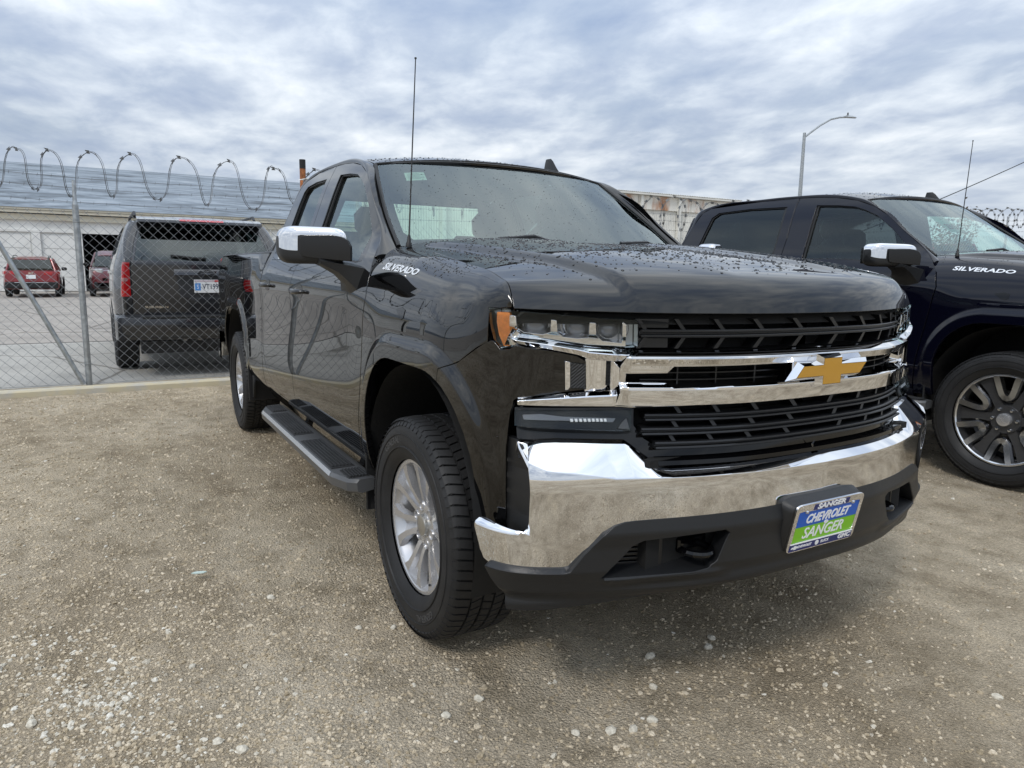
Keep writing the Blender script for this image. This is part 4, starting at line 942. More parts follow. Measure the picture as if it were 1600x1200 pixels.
def mirror_head(T, sgn):
    """door mirror: black shell, chrome cap, front insert, arm; built for the right side and flipped by sgn"""
    sg = -sgn
    fl = (lambda P: P) if sgn < 0 else (lambda P: np.asarray(P) * np.array([1, -1, 1.]))
    y0, y1, zc, xc = -1.005, -1.255, 1.405, -.645
    def shell(t, ph, g=0.):
        t = np.asarray(t, float); ph = np.asarray(ph, float)
        y = y0 + (y1 - y0) * t; e = np.clip(1 - (2 * np.abs(t - .5)) ** 7, 0, 1) ** .5
        hz = (.072 + .004 * t) * (e * .99 + .01) + g; hx = (.068 - .012 * t) * (e * .97 + .03) + g
        c, s = np.cos(ph), np.sin(ph); pw = .42
        return np.stack([xc - .15 * t + hx * np.sign(c) * np.abs(c) ** pw, y, zc + .004 * t + hz * np.sign(s) * np.abs(s) ** pw], -1)
    ts = np.concatenate([np.linspace(0, .06, 7), np.linspace(.1, .9, 14), np.linspace(.94, 1, 7)])
    o = grid('mirror', lambda t, p: fl(shell(t, p)), ts, np.linspace(0, 2 * math.pi, 64, False) * sg, M['plastic'], T, loop_v=True)
    # chrome cap: top and outer end
    poly = [(-.02 + .05,.22),(.70,.22),(.74,.18),(.75,-.05),(.985,-.05),(.985,2.3),(.03,2.3)]
    n = 40
    def cap(p, q): return fl(shell(p, q, .003))
    patch('chrome_cap', poly, cap, .03, .06, M['chrome'], o, thick=.004, bev=.001, out=(.3, -.4 * sg, 1))
    # black front insert
    insz = [(.03,-.52),(.67,-.42),(.72,-.30),(.72,.26),(.68,.345),(.03,.38)]
    def fr(p, q):
        y = y0 + (y1 - y0) * p; z = zc + .004 * p + q * .112 
        e = sm(0, .05, p) * sm(.74, .70, p)
        x = xc - .15 * p + (.070 - .012 * p) + .006 + .004 * (1 - (q * 1.6) ** 2)
        return fl(np.stack([x, y, z], -1))
    patch('mirror_insert', smooth_poly(insz, 2, keep=(0,)), fr, .05, .05, M['plastic_dark'], o, thick=.02, bev=.004, out=(1, 0, 0))
    patch('mirror_glass', [(.06,-.8),(.94,-.8),(.94,.8),(.06,.8)], lambda p, q: fl(np.stack([xc - .15 * p - (.068 - .012 * p) - .002, y0 + (y1 - y0) * p, zc + q * .066], -1)), .1, .1, mat('mirror_silver', (.8,.82,.83), .02, 1.), o, thick=0, out=(-1, 0, 0))
    # arm: wedge from the door up to the shell
    secs = [[(-.575,-.935,1.315),(-.63,-.935,1.325),(-.80,-.955,1.30),(-.80,-.985,1.215),(-.66,-.985,1.205),(-.585,-.975,1.22)],
            [(-.585,-.99,1.325),(-.63,-.99,1.338),(-.76,-1.0,1.325),(-.76,-1.0,1.262),(-.66,-1.0,1.245),(-.595,-.998,1.25)],
            [(-.605,-1.05,1.335),(-.64,-1.05,1.35),(-.74,-1.05,1.35),(-.74,-1.05,1.308),(-.67,-1.05,1.290),(-.61,-1.05,1.30)],
            [(-.615,-1.12,1.345),(-.65,-1.12,1.36),(-.73,-1.12,1.36),(-.73,-1.12,1.335),(-.67,-1.12,1.330),(-.62,-1.12,1.335)]]
    b = B(); rings = [[tuple(fl(np.array(p))) for p in (s_ if sgn < 0 else s_[::-1])] for s_ in secs]; b.rings(rings); b.done('mirror_arm', M['plastic'], o, 60)
    return o

def pickup(name, loc, label, paint, cab, wheels, detail=True, group=None):
    T = root(name, loc, label, 'truck', group)
    back = -2.62 if cab == 'double' else -2.98
    SD = lambda x, z: np.stack(np.broadcast_arrays(x, -wside(x, z, back), z), -1).astype(float)
    off = lambda f, d: (lambda x, z: f(x, z) + np.array([0, d, 0]))
    ry = (0, -1, 0)
    MI = dict(mirror=True)
    # ---------------- front fender
    def fsurf(x, s): return fender(x, s)
    gapx = [(-.560,.50),(-.556,.60),(-.550,.73),(-.523,.90),(-.495,1.05),(-.472,1.21),(-.500,1.30),(-.56,1.335),(-.62,1.36),(-.69,1.39),(-.74,1.43),(-.75,1.495)]
    arf = [p for p in ARF if p[1] > .995 or p[0] < .30]
    fen = [(-.43,.505)] + [p for p in ARF[1:] if p[0] < .302] + [(.300,1.0175),(.40,1.052),(.482,1.1005),(.523,1.118),(.522,1.155),(.522,1.2165),(.56,1.2165),(.588,1.222),(.592,1.497),(.30,1.497),(-.2,1.497),(-.722,1.497)] + [(x + .006, z) for x, z in gapx[::-1][1:]]
    fo_ = patch('front_fender', fen, fsurf, .010, .008, paint, T, thick=.02, bev=.003, out=(0,-1,.5), mirror=True)
    # little repeater on the fender
    if detail:
        patch('fender_sensor', [(-.118,1.178),(-.065,1.186),(-.032,1.178),(-.036,1.150),(-.052,1.142),(-.075,1.148)], lambda x, z: fender(x, z) + np.array([0,-.002,0]), .02, .01, M['gloss_black'], T, thick=.002, bev=.001, out=ry)
        patch('arch_reflex', [(.40,1.02),(.43,1.005),(.455,1.0),(.42,1.028)], lambda x, z: fasc(np.vectorize(lambda a, b_: u_at_x(a, b_))(x, z), z, .003) * np.array([1,-1,1.]), .02, .01, M['gloss_black'], T, thick=.002, bev=.001, out=ry) if 0 else None
    # ---------------- front door
    frame = [(-.607,1.425),(-.70,1.495),(-.812,1.576),(-.953,1.690),(-1.081,1.764),(-1.247,1.822),(-1.435,1.856),(-1.60,1.871),(-1.772,1.878)]
    bgap = [(-1.775,1.80),(-1.757,1.55),(-1.757,1.38),(-1.775,1.20),(-1.775,1.0),(-1.76,.80),(-1.752,.60),(-1.75,.535)]
    gx = [(x - .004, z) for x, z in [(-.560,.535),(-.556,.60),(-.550,.73),(-.523,.90),(-.495,1.05),(-.472,1.21),(-.497,1.30),(-.545,1.375)]]
    fdoor = gx + frame + bgap
    fw = [(-1.585,1.812),(-1.39,1.798),(-1.24,1.778),(-1.15,1.748),(-1.04,1.700),(-.90,1.602),(-.775,1.490),(-.670,1.405),(-.640,1.370),(-.655,1.347),(-.72,1.340),(-.90,1.352),(-1.05,1.378),(-1.20,1.388),(-1.560,1.392)]
    fd = patch('front_door', fdoor, SD, .03, .018, paint, T, holes=[fw], thick=.02, bev=.003, out=ry, mirror=True)
    xe, zt_ = (-2.32, 1.814) if cab == 'double' else (-2.62, 1.805)
    if cab == 'double':
        rw = [(-1.862,1.818),(-2.10,1.824),(-2.285,1.812),(-2.325,1.78),(-2.335,1.60),(-2.34,1.45),(-2.325,1.405),(-1.835,1.398),(-1.842,1.55)]
        rend = [(-2.40,1.852),(-2.46,1.83),(-2.50,1.76),(-2.545,1.60),(-2.60,1.42),(-2.625,1.30),(-2.585,1.14),(-2.60,.95),(-2.60,.82),(-2.57,.74),(-2.51,.665),(-2.36,.586),(-2.22,.535)]
    else:
        rw = [(-1.862,1.818),(-2.25,1.826),(-2.60,1.812),(-2.665,1.77),(-2.70,1.60),(-2.735,1.44),(-2.72,1.405),(-1.835,1.398),(-1.842,1.55)]
        rend = [(-2.72,1.855),(-2.80,1.82),(-2.86,1.70),(-2.91,1.55),(-2.95,1.42),(-2.96,1.30),(-2.93,1.14),(-2.94,.95),(-2.92,.82),(-2.86,.74),(-2.75,.665),(-2.6,.586),(-2.45,.535)]
    rdoor = [(x - .008, z) for x, z in bgap[::-1]] + [(-1.782,1.879),(-1.95,1.882),(-2.15,1.879)] + rend
    rd = patch('rear_door', rdoor, SD, .03, .018, paint, T, holes=[rw], thick=.02, bev=.003, out=ry, mirror=True)
    doors = {}
    for o in [c for c in bpy.data.objects if c.parent == T and c.name.split('.')[0] in ('front_door', 'rear_door')]:
        y = o.data.vertices[0].co.y; doors[(o.name.split('.')[0], -1 if y < 0 else 1)] = o
    for s in (-1, 1):
        sf = lambda P, s=s: P * np.array([1, -s, 1.])
        D, D2 = doors[('front_door', s)], doors[('rear_door', s)]
        def inset(poly, d):
            c = np.mean(poly, axis=0); return [tuple(c + (np.array(p) - c) * (1 - d)) for p in poly]
        patch('window_glass', inset(fw, -.03), lambda x, z: sf(off(SD, .022)(x, z)), .05, .05, M['side_glass'], D, thick=0, out=(0, s, 0))
        patch('window_glass', inset(rw, -.03), lambda x, z: sf(off(SD, .022)(x, z)), .05, .05, M['privacy_glass'], D2, thick=0, out=(0, s, 0))
        patch('window_seal', inset(fw, -.012), lambda x, z: sf(off(SD, .010)(x, z)), .04, .03, M['rubber_seal'], D, holes=[inset(fw, .035)], thick=.008, bev=.002, out=(0, s, 0))
        patch('window_seal', inset(rw, -.012), lambda x, z: sf(off(SD, .010)(x, z)), .04, .03, M['rubber_seal'], D2, holes=[inset(rw, .05)], thick=.008, bev=.002, out=(0, s, 0))
        # black sail at the mirror
        patch('mirror_sail', [(-.655,1.40),(-.645,1.365),(-.665,1.35),(-.735,1.345),(-.775,1.475),(-.76,1.475)], lambda x, z: sf(off(SD, .012)(x, z)), .03, .02, M['gloss_black'], D, thick=.006, out=(0, s, 0))
        # handles
        for Dk, xh, zh in ((D, -1.555, 1.192), (D2, -2.40 if cab == 'double' else -2.70, 1.205)):
            yw = float(wside(np.array(xh), np.array(zh), back)); b = B(); rings = []
            for t in np.linspace(0, 1, 13):
                x = xh - .105 + t * .21; e = math.sin(math.pi * min(max(t * 1.0, 0), 1)) ** .5; r = .0155 * max(.25, e ** .4)
                yy = yw + .002 + .036 * e; rings.append([(x, s * (yy + .010 * math.cos(a)), zh + r * math.sin(a)) for a in np.linspace(0, 2 * math.pi, 10, False)])
            b.rings(rings); b.done('door_handle', paint, Dk, 60)
            patch('handle_cup', [(xh + .075 * math.cos(a), zh + .036 * math.sin(a)) for a in np.linspace(0, 2 * math.pi, 24, False)], lambda x, z: sf(off(SD, -.001)(x, z)), .02, .01, mat('handle_recess', (.006,.006,.007), .2), Dk, thick=0, out=(0, s, 0))
        mirror_head(T, s)
    # ---------------- rocker, cab lower sill
    patch('rocker_panel', [(-.562,.43),(-.562,.528),(-1.75,.528),(back + .405,.528),(back + .405,.43)], SD, .08, .02, paint, T, thick=.05, out=ry, mirror=True)
    # ---------------- cab back quarter (between rear door and bed)
    qb = back - .012
    ql = [(p[0] - .008, p[1]) for p in rend if p[1] < 1.28]
    patch('cab_corner', ql + [(ql[-1][0],.432),(back - .010,.432),(back - .010,1.27)], SD, .03, .02, paint, T, thick=.02, bev=.003, out=ry, mirror=True)
    # ---------------- roof, rails, pillars, windshield
    WSL = CS([(0,-.600,.800,1.412),(.25,-.755,.785,1.520),(.5,-.905,.760,1.625),(.75,-1.055,.725,1.728),(1.,-1.195,.690,1.822)])   # windshield edge
    def wsurf(t, b_):
        """t up the glass, b_ across"""
        e = WSL(t); ab = np.abs(b_); bow = .115 * (1 - t * .55)
        x = e[..., 0] + bow * (1 - ab ** 2.4) + .0; y = b_ * e[..., 1]; z = e[..., 2] + (.020 + .030 * t) * (1 - ab ** 2.2)
        return np.stack([x, y, z], -1)
    # roof edge: continues the windshield edge backwards
    RE = CS([(0,-1.205,.690,1.828),(.2,-1.42,.672,1.872),(.45,-1.75,.660,1.893),(.7,-2.12 + (back + 2.62) * .7,.662,1.886),(.9,back + .20,.672,1.862),(1.,back + .06,.68,1.825)])
    def roof(t, b_):
        e = RE(t); ab = np.abs(b_); fwd = .095 * np.clip(1 - t, 0, 1) ** 2.5 * (1 - ab ** 2.4)
        bowb = -.03 * t ** 3 * (1 - ab ** 2.4)
        x = e[..., 0] + fwd + bowb; y = b_ * e[..., 1]; z = e[..., 2] + (.040 + .014 * np.sin(np.pi * np.clip(t, 0, 1))) * (1 - ab ** 2.2)
        z = z - .006 * sm(.012, 0, np.abs(ab - .62)) * sm(.06,.2,t) * sm(1,.9,t)
        return np.stack([x, y, z], -1)
    ro = patch('roof', [(0,-.985),(1,-.985),(1,.985),(0,.985)], roof, .02, .03, paint, T, thick=.01, bev=.003, out=(0,0,1))
    # pillar and roof rail between door frame and windshield/roof edge
    fr_all = [(-.535,1.365)] + frame[:-1] + [(-1.80,1.880),(-1.98,1.884),(-2.15,1.881)] + [p for p in rend if p[1] > 1.40]
    fr_pts = np.array([SD(np.array(x), np.array(z)) for x, z in fr_all])
    lower = [tuple(p) for p in fr_pts]
    # matching points on the upper edge
    up_ = [WSL(t) for t in np.linspace(0, 1, 6)] + [RE(t) for t in (.08,.2,.32,.45,.58,.7,.8,.88,.94,1.0)]
    upp = [np.array([-.525, -.808, 1.362])] + [np.array([e[0], -e[1] - .001, e[2]]) for e in up_] + [np.array([back + .045, -.72, 1.70]), np.array([back + .02, -.80, 1.55]), np.array([back + .008,-.872,1.42])]
    def resample(P, n):
        P = np.array(P); d = np.r_[0, np.cumsum(np.linalg.norm(np.diff(P, axis=0), axis=1))]; return CS([(a, *p) for a, p in zip(d / d[-1], P)])(np.linspace(0, 1, n))
    LO, UP = resample(lower, 70), resample(upp, 70)
    def rail(i, t):
        i = np.asarray(i, float); k = np.clip(i, 0, 69); i0 = np.clip(k.astype(int), 0, 68); f = (k - i0)[:, None]
        a = LO[i0] * (1 - f) + LO[i0 + 1] * f; b_ = UP[i0] * (1 - f) + UP[i0 + 1] * f; t = np.asarray(t, float)[:, None]
        c = a * (1 - t) + b_ * t; o = np.zeros_like(c); o[:, 1] = -1; o[:, 2] = .9
        o /= 1.345; return c + o * (.022 * np.sin(np.pi * np.clip(t, 0, 1)))
    patch('roof_rail', [(.0,.03),(69,.03),(69,.98),(0,.98)], rail, 1., .1, paint, T, thick=.02, bev=.003, out=(0,-1,.6), mirror=True)
    # inner door jamb that closes the gaps (black)
    patch('door_jamb', [(-.53,.46),(-.50,1.05),(-.47,1.22),(-.54,1.38),(-.60,1.41)] + [(x, z - .01) for x, z in frame[1:]] + [(-2.15,1.870)] + [p for p in rend if p[1] > .8] + [(back,.6),(back,.46)], off(SD, .035), .1, .05, M['rubber_seal'], T, holes=[[(x, z) for x, z in fw], rw], thick=0, out=ry, mirror=True)
    # windshield
    ws = patch('windshield', [(.0,-.985),(1,-.985),(1,.985),(0,.985)], wsurf, .05, .06, M['ws_glass'], T, thick=0, out=(1,0,1))
    fritp = [(.0,-.985),(1,-.985),(1,.985),(0,.985)]
    inner_ = [(.07,-.90),(.15,-.935),(.90,-.925),(.945,-.88),(.955,-.30),(.90,-.13),(.90,.13),(.955,.30),(.945,.88),(.90,.925),(.15,.935),(.07,.90)]
    patch('windshield_band', fritp, lambda t, b_: wsurf(t, b_) + np.array([-.004, 0, -.004]), .06, .08, M['gloss_black'], ws, holes=[inner_], thick=0, out=(1,0,1))
    b = B(); b.tube([wsurf(np.array(1.012), np.array(q)) + np.array([-.004,0,.004]) for q in np.linspace(-.99, .99, 40)], .006, 6); b.done('windshield_seal', M['rubber_seal'], ws)
    for s in (-1, 1): b = B(); b.tube([wsurf(np.array(q), np.array(s * .992)) for q in np.linspace(0, 1., 14)], .010, 6); b.done('windshield_seal', M['rubber_seal'], ws)
    # cowl
    def cowl(t, b_):
        a = wsurf(np.zeros_like(t), b_); h = hood(np.zeros_like(t), b_); h = h + np.array([.05, 0, -.055]); a = a + np.array([-.02,0,-.02])
        return a * (1 - t[:, None]) + h * t[:, None]
    patch('cowl', [(0,-.98),(1,-.98),(1,.98),(0,.98)], cowl, .25, .06, M['plastic'], T, thick=.02, out=(0,0,1))
    # wipers
    for y0, y1 in ((-.60,-.05),(.05,.62)):
        b = B(); pts = [wsurf(np.array(.0 + .025 * t), np.array((y0 + (y1 - y0) * t) / .79)) + np.array([.012,0,.010]) for t in np.linspace(0, 1, 8)]
        b.tube(pts, .007, 6); p0 = Vector(pts[3]); b.tube([Vector(wsurf(np.array(-.03), np.array((y1 - .04) / .79))) + Vector((.03,0,.01)), Vector(wsurf(np.array(.02), np.array((y1 - .15) / .79))) + Vector((.03,0,.03)), p0 + Vector((.006,0,.01))], .009, 6)
        b.done('wiper', M['plastic'], T)
    # hood
    patch('hood', [(0,-1),(1,-1),(1,1),(0,1)], lambda a, b_: hood(a, b_), .010, .010, paint, T, thick=.02, bev=.003, out=(.3,0,1))
    # under-hood cover so no light leaks through the gaps
    patch('engine_bay_cover', [(.0,-.99),(.985,-.99),(.985,.99),(0,.99)], lambda a, b_: hood(a, b_, True) + np.array([-.02,0,-.05]), .1, .1, M['void'], T, thick=0, out=(0,0,1))
    patch('fender_inner', [(-.60,1.05),(.55,1.05),(.55,1.48),(-.60,1.48)], lambda x, s: fender(x, s) + np.array([0,.06,-.03]), .1, .05, M['void'], T, thick=0, out=ry, mirror=True)
    # rear cab wall and window
    def cbk(y, z):
        return np.stack([back + .02 - .06 * np.clip(z - 1.40, 0, 1) * 0 + .14 * np.clip(z - 1.42, 0, 1) ** 1.2 - .02 * (1 - (y / .9) ** 2), y, z], -1)
    wv = lambda z: float(wside(np.array(back + .1), np.array(z), back))
    cw = [(-wv(z) + .02, z) for z in (.55,.9,1.2,1.38,1.5,1.65,1.78)] + [(-.60,1.845),(.60,1.845)] + [(wv(z) - .02, z) for z in (1.78,1.65,1.5,1.38,1.2,.9,.55)]
    rwn = [(-.66,1.455),(-.58,1.77),(.58,1.77),(.66,1.455)]
    cb = patch('cab_back', cw, cbk, .1, .08, paint, T, holes=[rwn], thick=.02, out=(-1,0,0))
    patch('rear_window', [(y * 1.02, z + (.01 if z > 1.6 else -.01)) for y, z in rwn], lambda y, z: cbk(y, z) + np.array([.012,0,0]), .15, .1, mat('x', (0,0,0)) if 0 else (M['side_glass']), cb, thick=0, out=(-1,0,0))
    # ---------------- bed
    bx = back - .022; rear = -4.925
    bed = [(bx,.52),(bx,1.405),(-3.2,1.408),(-4.2,1.408),(rear + .005,1.404),(rear,1.2),(rear + .01,.62),(rear + .05,.56),(REARX - .60,.545)] + [(REARX - .50,.53)] + ARR[::-1][1:-1] if 0 else None
    arr = ARR[1:-1]
    bed = [(bx,.50),(bx,1.405),(-3.2,1.408),(-4.2,1.408),(rear + .005,1.404),(rear,1.2),(rear + .01,.62),(REARX - .52,.56),(REARX - .50,.56)] + arr + [(REARX + .50,.50)]
    patch('bed_side', bed, SD, .04, .02, paint, T, thick=.03, bev=.006, out=ry, mirror=True)
    def railtop(x, t):
        y = wside(x, 1.405 + 0 * x, back); return np.stack([x, -(y - .004 - t * .09), 1.412 + .008 * np.sin(np.pi * np.clip(t,0,1)) ], -1)
    patch('bed_rail', [(bx,0),(bx,1),(rear + .02,1),(rear + .02,0)], railtop, .1, .2, M['plastic'], T, thick=.03, out=(0,0,1), mirror=True)
    b = B(); b.box(((bx + rear) / 2, 0, .80), (bx - rear - .06, 1.72, .05)); 
    for s in (-1, 1): b.box(((bx + rear) / 2, s * .86, 1.10), (bx - rear - .06, .04, .62))
    b.box((bx - .03, 0, 1.1), (.03, 1.76, .60)); b.done('bed_liner', M['plastic'], T, 0)
    def tg(y, z): return np.stack([rear - .004 + .012 * (1 - (y / .8) ** 2) - .03 * sm(1.30,1.41,z), y, z], -1)
    tgo = patch('tailgate', [(-.80,.64),(.80,.64),(.80,1.405),(-.80,1.405)], tg, .1, .05, paint, T, thick=.05, bev=.006, out=(-1,0,0))
    for s in (-1, 1):
        bl = B(); bl.box((rear - .012, s * .865, 1.19), (.05, .10, .40), ch=.012); bl.done('tail_light', M['red_lens'], T)
    b = B(); rings = []
    for t in np.linspace(-1.3, 1.3, 33):
        y = math.copysign(min(abs(t), 1) ** .9 * .955 + .03 * min(max(abs(t) - .9, 0) / .2, 1), t); x = rear - .14 + .10 * min(abs(t), 1) ** 6 + .7 * max(0, abs(t) - 1)
        rings.append([(x + .10, y, .48), (x, y, .50), (x - .006, y, .60), (x, y, .70), (x + .02, y, .72), (x + .16, y, .72)])
    b.rings(rings); b.done('rear_bumper', M['chrome'], T, 50)
    # ---------------- wheel wells, underbody
    for cx in (0.02, REARX):
        for s in (-1, 1):
            b = B(); rr = .47; pr = []
            for a in np.linspace(-.35, math.pi + .35, 30): pr.append((cx + (rr + .02) * math.cos(a), .50 + (rr + .02) * math.sin(a)))
            rings = [[(x, s * .985, z) for x, z in pr], [(x, s * .60, z) for x, z in pr], [(cx + (x - cx) * .02, s * .60, .5 + (z - .5) * .02) for x, z in pr]]
            b.rings(rings, False, False, False); b.done('wheel_liner', M['liner'], T, 40)
    b = B(); b.box((-1.7, 0, .50), (3.2, 1.55, .14)); b.box((-2.0, .42, .42), (5.4, .09, .16)); b.box((-2.0, -.42, .42), (5.4, .09, .16)); b.box((.55, 0, .62), (.55, 1.2, .36)); b.box((0, 0, .42), (.14, 1.5, .12)); b.tube([(REARX, -.75, .40), (REARX, .75, .40)], .05, 10); b.box((REARX, 0, .40), (.26, .26, .26), ch=.07)
    b.done('chassis', M['void'], T, 0)
    # mud flaps and air dam edge
    for s in (-1, 1):
        b = B(); b.box((-.475, s * .885, .50), (.012, .22, .36), ch=.004); b.done('mud_flap', M['plastic'], T); b = B(); b.box((REARX + .55, s * .90, .50), (.015, .20, .34), ch=.004); b.done('mud_flap', M['plastic'], T)
        patch('rear_flap', [(REARX + .505,.56),(REARX + .64,.52),(REARX + .60,.36),(REARX + .52,.36)], lambda x, z: np.stack([x, s * .975 + 0 * x, z], -1), .1, .1, M['plastic'], T, thick=.01, out=(0, s, 0)) if s < 0 else None
    # ---------------- wheels
    rad = .40 if wheels == 'silver' else .417
    for cx in (0., REARX):
        for s in (-1, 1):
            c = (cx, s * .865, rad)
            if wheels == 'silver':
                w = wheel_silver(T, c, s); tyre(w, c, .40, .245, .268, s)
                # raised lettering on the outer wall
                for a0, txt in ((2.05,'GENERAL'), (-1.05,'GENERAL')):
                    if s < 0 and cx == 0.:
                        def wr(x, y, e, a0=a0):
                            aa = a0 + (-x if 1 else x) / .318 * -1; aa = a0 + x / .318 * (1 if 1 else -1)
                            rr = .318 + y; return Vector((-rr * math.cos(aa) * -1 * 1, -.865 - .1325 - e, rad + rr * math.sin(aa)))
                        lettering('tyre_lettering', txt, .034, mat('tyre_lettering', (.05,.05,.05), .5), w, lambda x, y, e, a0=a0: Vector(((.318 + y) * math.cos(a0 - x / .318), -.865 - .1325 - e, rad + (.318 + y) * math.sin(a0 - x / .318))) if 0 else Vector(((.318 + y) * math.cos(a0 - x / .318) * 1, -.999 - e, rad + (.318 + y) * math.sin(a0 - x / .318))), .0008, 1.1)
            else:
                w = wheel_dark(T, c, s); tyre(w, c, .417, .286, .275, s, seg=64)
    # ---------------- running boards
    for s in ((-1, 1) if detail else ()):
        b = B(); rings = []
        for x in (-.42,-.45,-.56,-.60,-2.02,-2.06,-2.16,-2.19):
            e = 1 if -2.1 < x < -.5 else .80; o = 1.118 if e == 1 else (1.085 if -2.17 < x < -.44 else 1.05)
            rings.append([(x, s * .965, .425), (x, s * .955, .462), (x, s * .985, .474), (x, s * (o - .012), .472), (x, s * o, .458), (x, s * (o - .004), .422), (x, s * (o - .02), .414)])
        b.rings(rings); rbo = b.done('running_board', M['plastic_grey'], T, 30)
        b = B(); b.rings([[(x, s * 1.117, .452), (x, s * 1.1205, .456), (x, s * 1.112, .4735), (x, s * 1.106, .4735)] for x in (-.58,-2.04)]); b.done('bright_strip', M['machined'], rbo, 30)
        for x0, x1 in ((-.62,-1.17),(-1.31,-1.90),(-.45,-.58),(-1.95,-2.15)):
            b = B(); wd = (1.098, .995) if x1 - x0 < -.3 else (1.075, .985)
            b.box(((x0 + x1) / 2, s * (wd[0] + wd[1]) / 2, .4735), (abs(x1 - x0), wd[0] - wd[1], .006), ch=.002)
            for k in range(6): b.box(((x0 + x1) / 2, s * (wd[1] + .012 + k * (wd[0] - wd[1] - .024) / 5), .479), (abs(x1 - x0) * .94, .008, .006), ch=.0015)
            b.done('step_pad', M['rubber'], rbo, 0)
        for x in (-.75,-1.75):
            b = B(); b.box((x, s * .88, .43), (.06, .22, .03)); b.done('bracket', M['plastic'], rbo)
    # ---------------- badge, antennas
    for s in (-1, 1):
        def bf(x, y, e, s=s):
            xx = -.205 + x; P = fender(np.array(-.225 + x), np.array(1.336 + y * .95 + .00 * x)); n_ = Vector((0, -1, .35)).normalized(); p = Vector(P) + n_ * (.0005 + e * .5); return Vector((p.x, p.y * -s, p.z))
        lettering('badge', 'SILVERADO', .050, M['badge'], T, (lambda x, y, e, s=s: bf(x if s < 0 else -x, y, e, s)), .003, 1.42, .18, .0012)
    b = B(); a0 = Vector((-.455,-.805,1.405)); a1 = a0 + Vector((-.0,.035,.725)); b.tube([a0 + (a1 - a0) * t for t in (0,.02,.03,.06,.07,1)], [.014,.013,.009,.007,.0035,.0022], 8); b.tube([a1, a1 + Vector((0,0,.006))], .0045, 6); b.done('antenna', M['rubber_seal'], T, 60)
    # shark fin
    fz = lambda x: float(roof(np.array([(x + 1.205) / (back + 1.265) * 1.0]), np.array([0.]))[0, 2])
    b = B(); rings = []
    x_f = -1.22
    for x, w_, h in ((.0,.012,.004),(-.03,.030,.014),(-.08,.036,.018),(-.12,.036,.02),(-.16,.034,.02),(-.20,.02,.014)):
        z0 = 1.868 + (-x) * .055; rings.append([(x_f + x, w_, z0 - .02), (x_f + x, w_ * .8, z0 + h * .7), (x_f + x, 0, z0 + h), (x_f + x, -w_ * .8, z0 + h * .7), (x_f + x, -w_, z0 - .02)])
    b.rings(rings)
    fn = []
    for z, x0, x1, w_ in ((.0,-.045,-.165,.014),(.025,-.075,-.16,.012),(.05,-.10,-.155,.009),(.062,-.118,-.152,.006)):
        zz_ = 1.876 + z + .012; fn.append([(x_f + x0, 0, zz_), (x_f + (x0 + x1) / 2, w_, zz_), (x_f + x1, w_ * .7, zz_), (x_f + x1, -w_ * .7, zz_), (x_f + (x0 + x1) / 2, -w_, zz_)])
    b.rings(fn); b.V = [(x_f + (x - x_f) * 1.35, y * 1.4 + .46, 1.862 + (z - 1.868) * 1.5 - .012) for x, y, z in b.V]; b.done('roof_antenna', M['plastic'], T, 50)
    # ---------------- interior
    b = B(); b.box((-.95, 0, 1.20), (.35, 1.50, .22), ch=.06); b.box((-1.15,0,.95),(.20,1.5,.5)); b.done('dashboard', M['interior'], T, 40)
    b = B(); b.tube([Vector((-1.17 + .10 * math.sin(t) * .5, .40 + .19 * math.cos(t), 1.20 + .17 * math.sin(t))) for t in np.linspace(0, 2 * math.pi, 28, False)], .016, 8, True); b.tube([(-1.17,.40,1.20),(-.98,.40,1.14)], .03, 8); b.box((-1.165,.40,1.20),(.03,.30,.05),ch=.01); b.done('steering_wheel', M['interior'], T, 60)
    for y in (-.40, .40):
        b = B(); b.box((-1.62, y, .92), (.56, .54, .16), ch=.05); b.box((-1.93, y, 1.23), (.16, .52, .58), Matrix.Rotation(-.2, 3, 'Y'), ch=.06); b.box((-2.02, y, 1.60), (.11, .27, .18), Matrix.Rotation(-.15, 3, 'Y'), ch=.045); b.tube([(-1.99, y - .05, 1.45), (-2.02, y - .05, 1.58)], .008, 6); b.tube([(-1.99, y + .05, 1.45), (-2.02, y + .05, 1.58)], .008, 6); b.done('seat', M['interior'], T, 40)
    b = B(); b.box((back + .14, 0, 1.18), (.14, 1.45, .50), ch=.05)
    for y in (-.45, .45): b.box((back + .13, y, 1.49), (.10, .24, .14), ch=.04)
    b.box((back + .33, 0, .93), (.46, 1.45, .14), ch=.04); b.done('rear_bench', M['interior'], T, 40)
    patch('headliner', [(.02,-.96),(.98,-.96),(.98,.96),(.02,.96)], lambda t, q: roof(t, q) + np.array([0,0,-.035]), .1, .15, M['interior_light'], T, thick=0, out=(0,0,-1))
    b = B(); b.box(((back - .9) / 2 - .2, 0, .60), (abs(back) - .7, 1.7, .04)); b.done('cab_floor', M['void'], T, 0)
    for s in (-1, 1):
        b = B(); b.box((-1.72, s * .775, 1.58), (.11, .06, .58), Matrix.Rotation(s * .42, 3, 'X') , ch=.01); b.done('pillar_trim', M['interior'], T, 0)
        b = B(); b.box(((back - .6) / 2 , s * .90, .98), (abs(back) - .75, .05, .74)); b.done('door_trim', M['interior'], T, 0)
    b = B(); b.box((-1.25, 0, 1.735), (.03, .24, .07), ch=.012); b.tube([(-1.23,0,1.77),(-1.19,0,1.83)], .01, 6); b.done('rear_view_mirror', M['gloss_black'], T)
    G = front_end(T, paint)
    T['_r'] = 0; del T['_r']
    return T, dict(wsurf=wsurf, roof=roof, SD=SD)

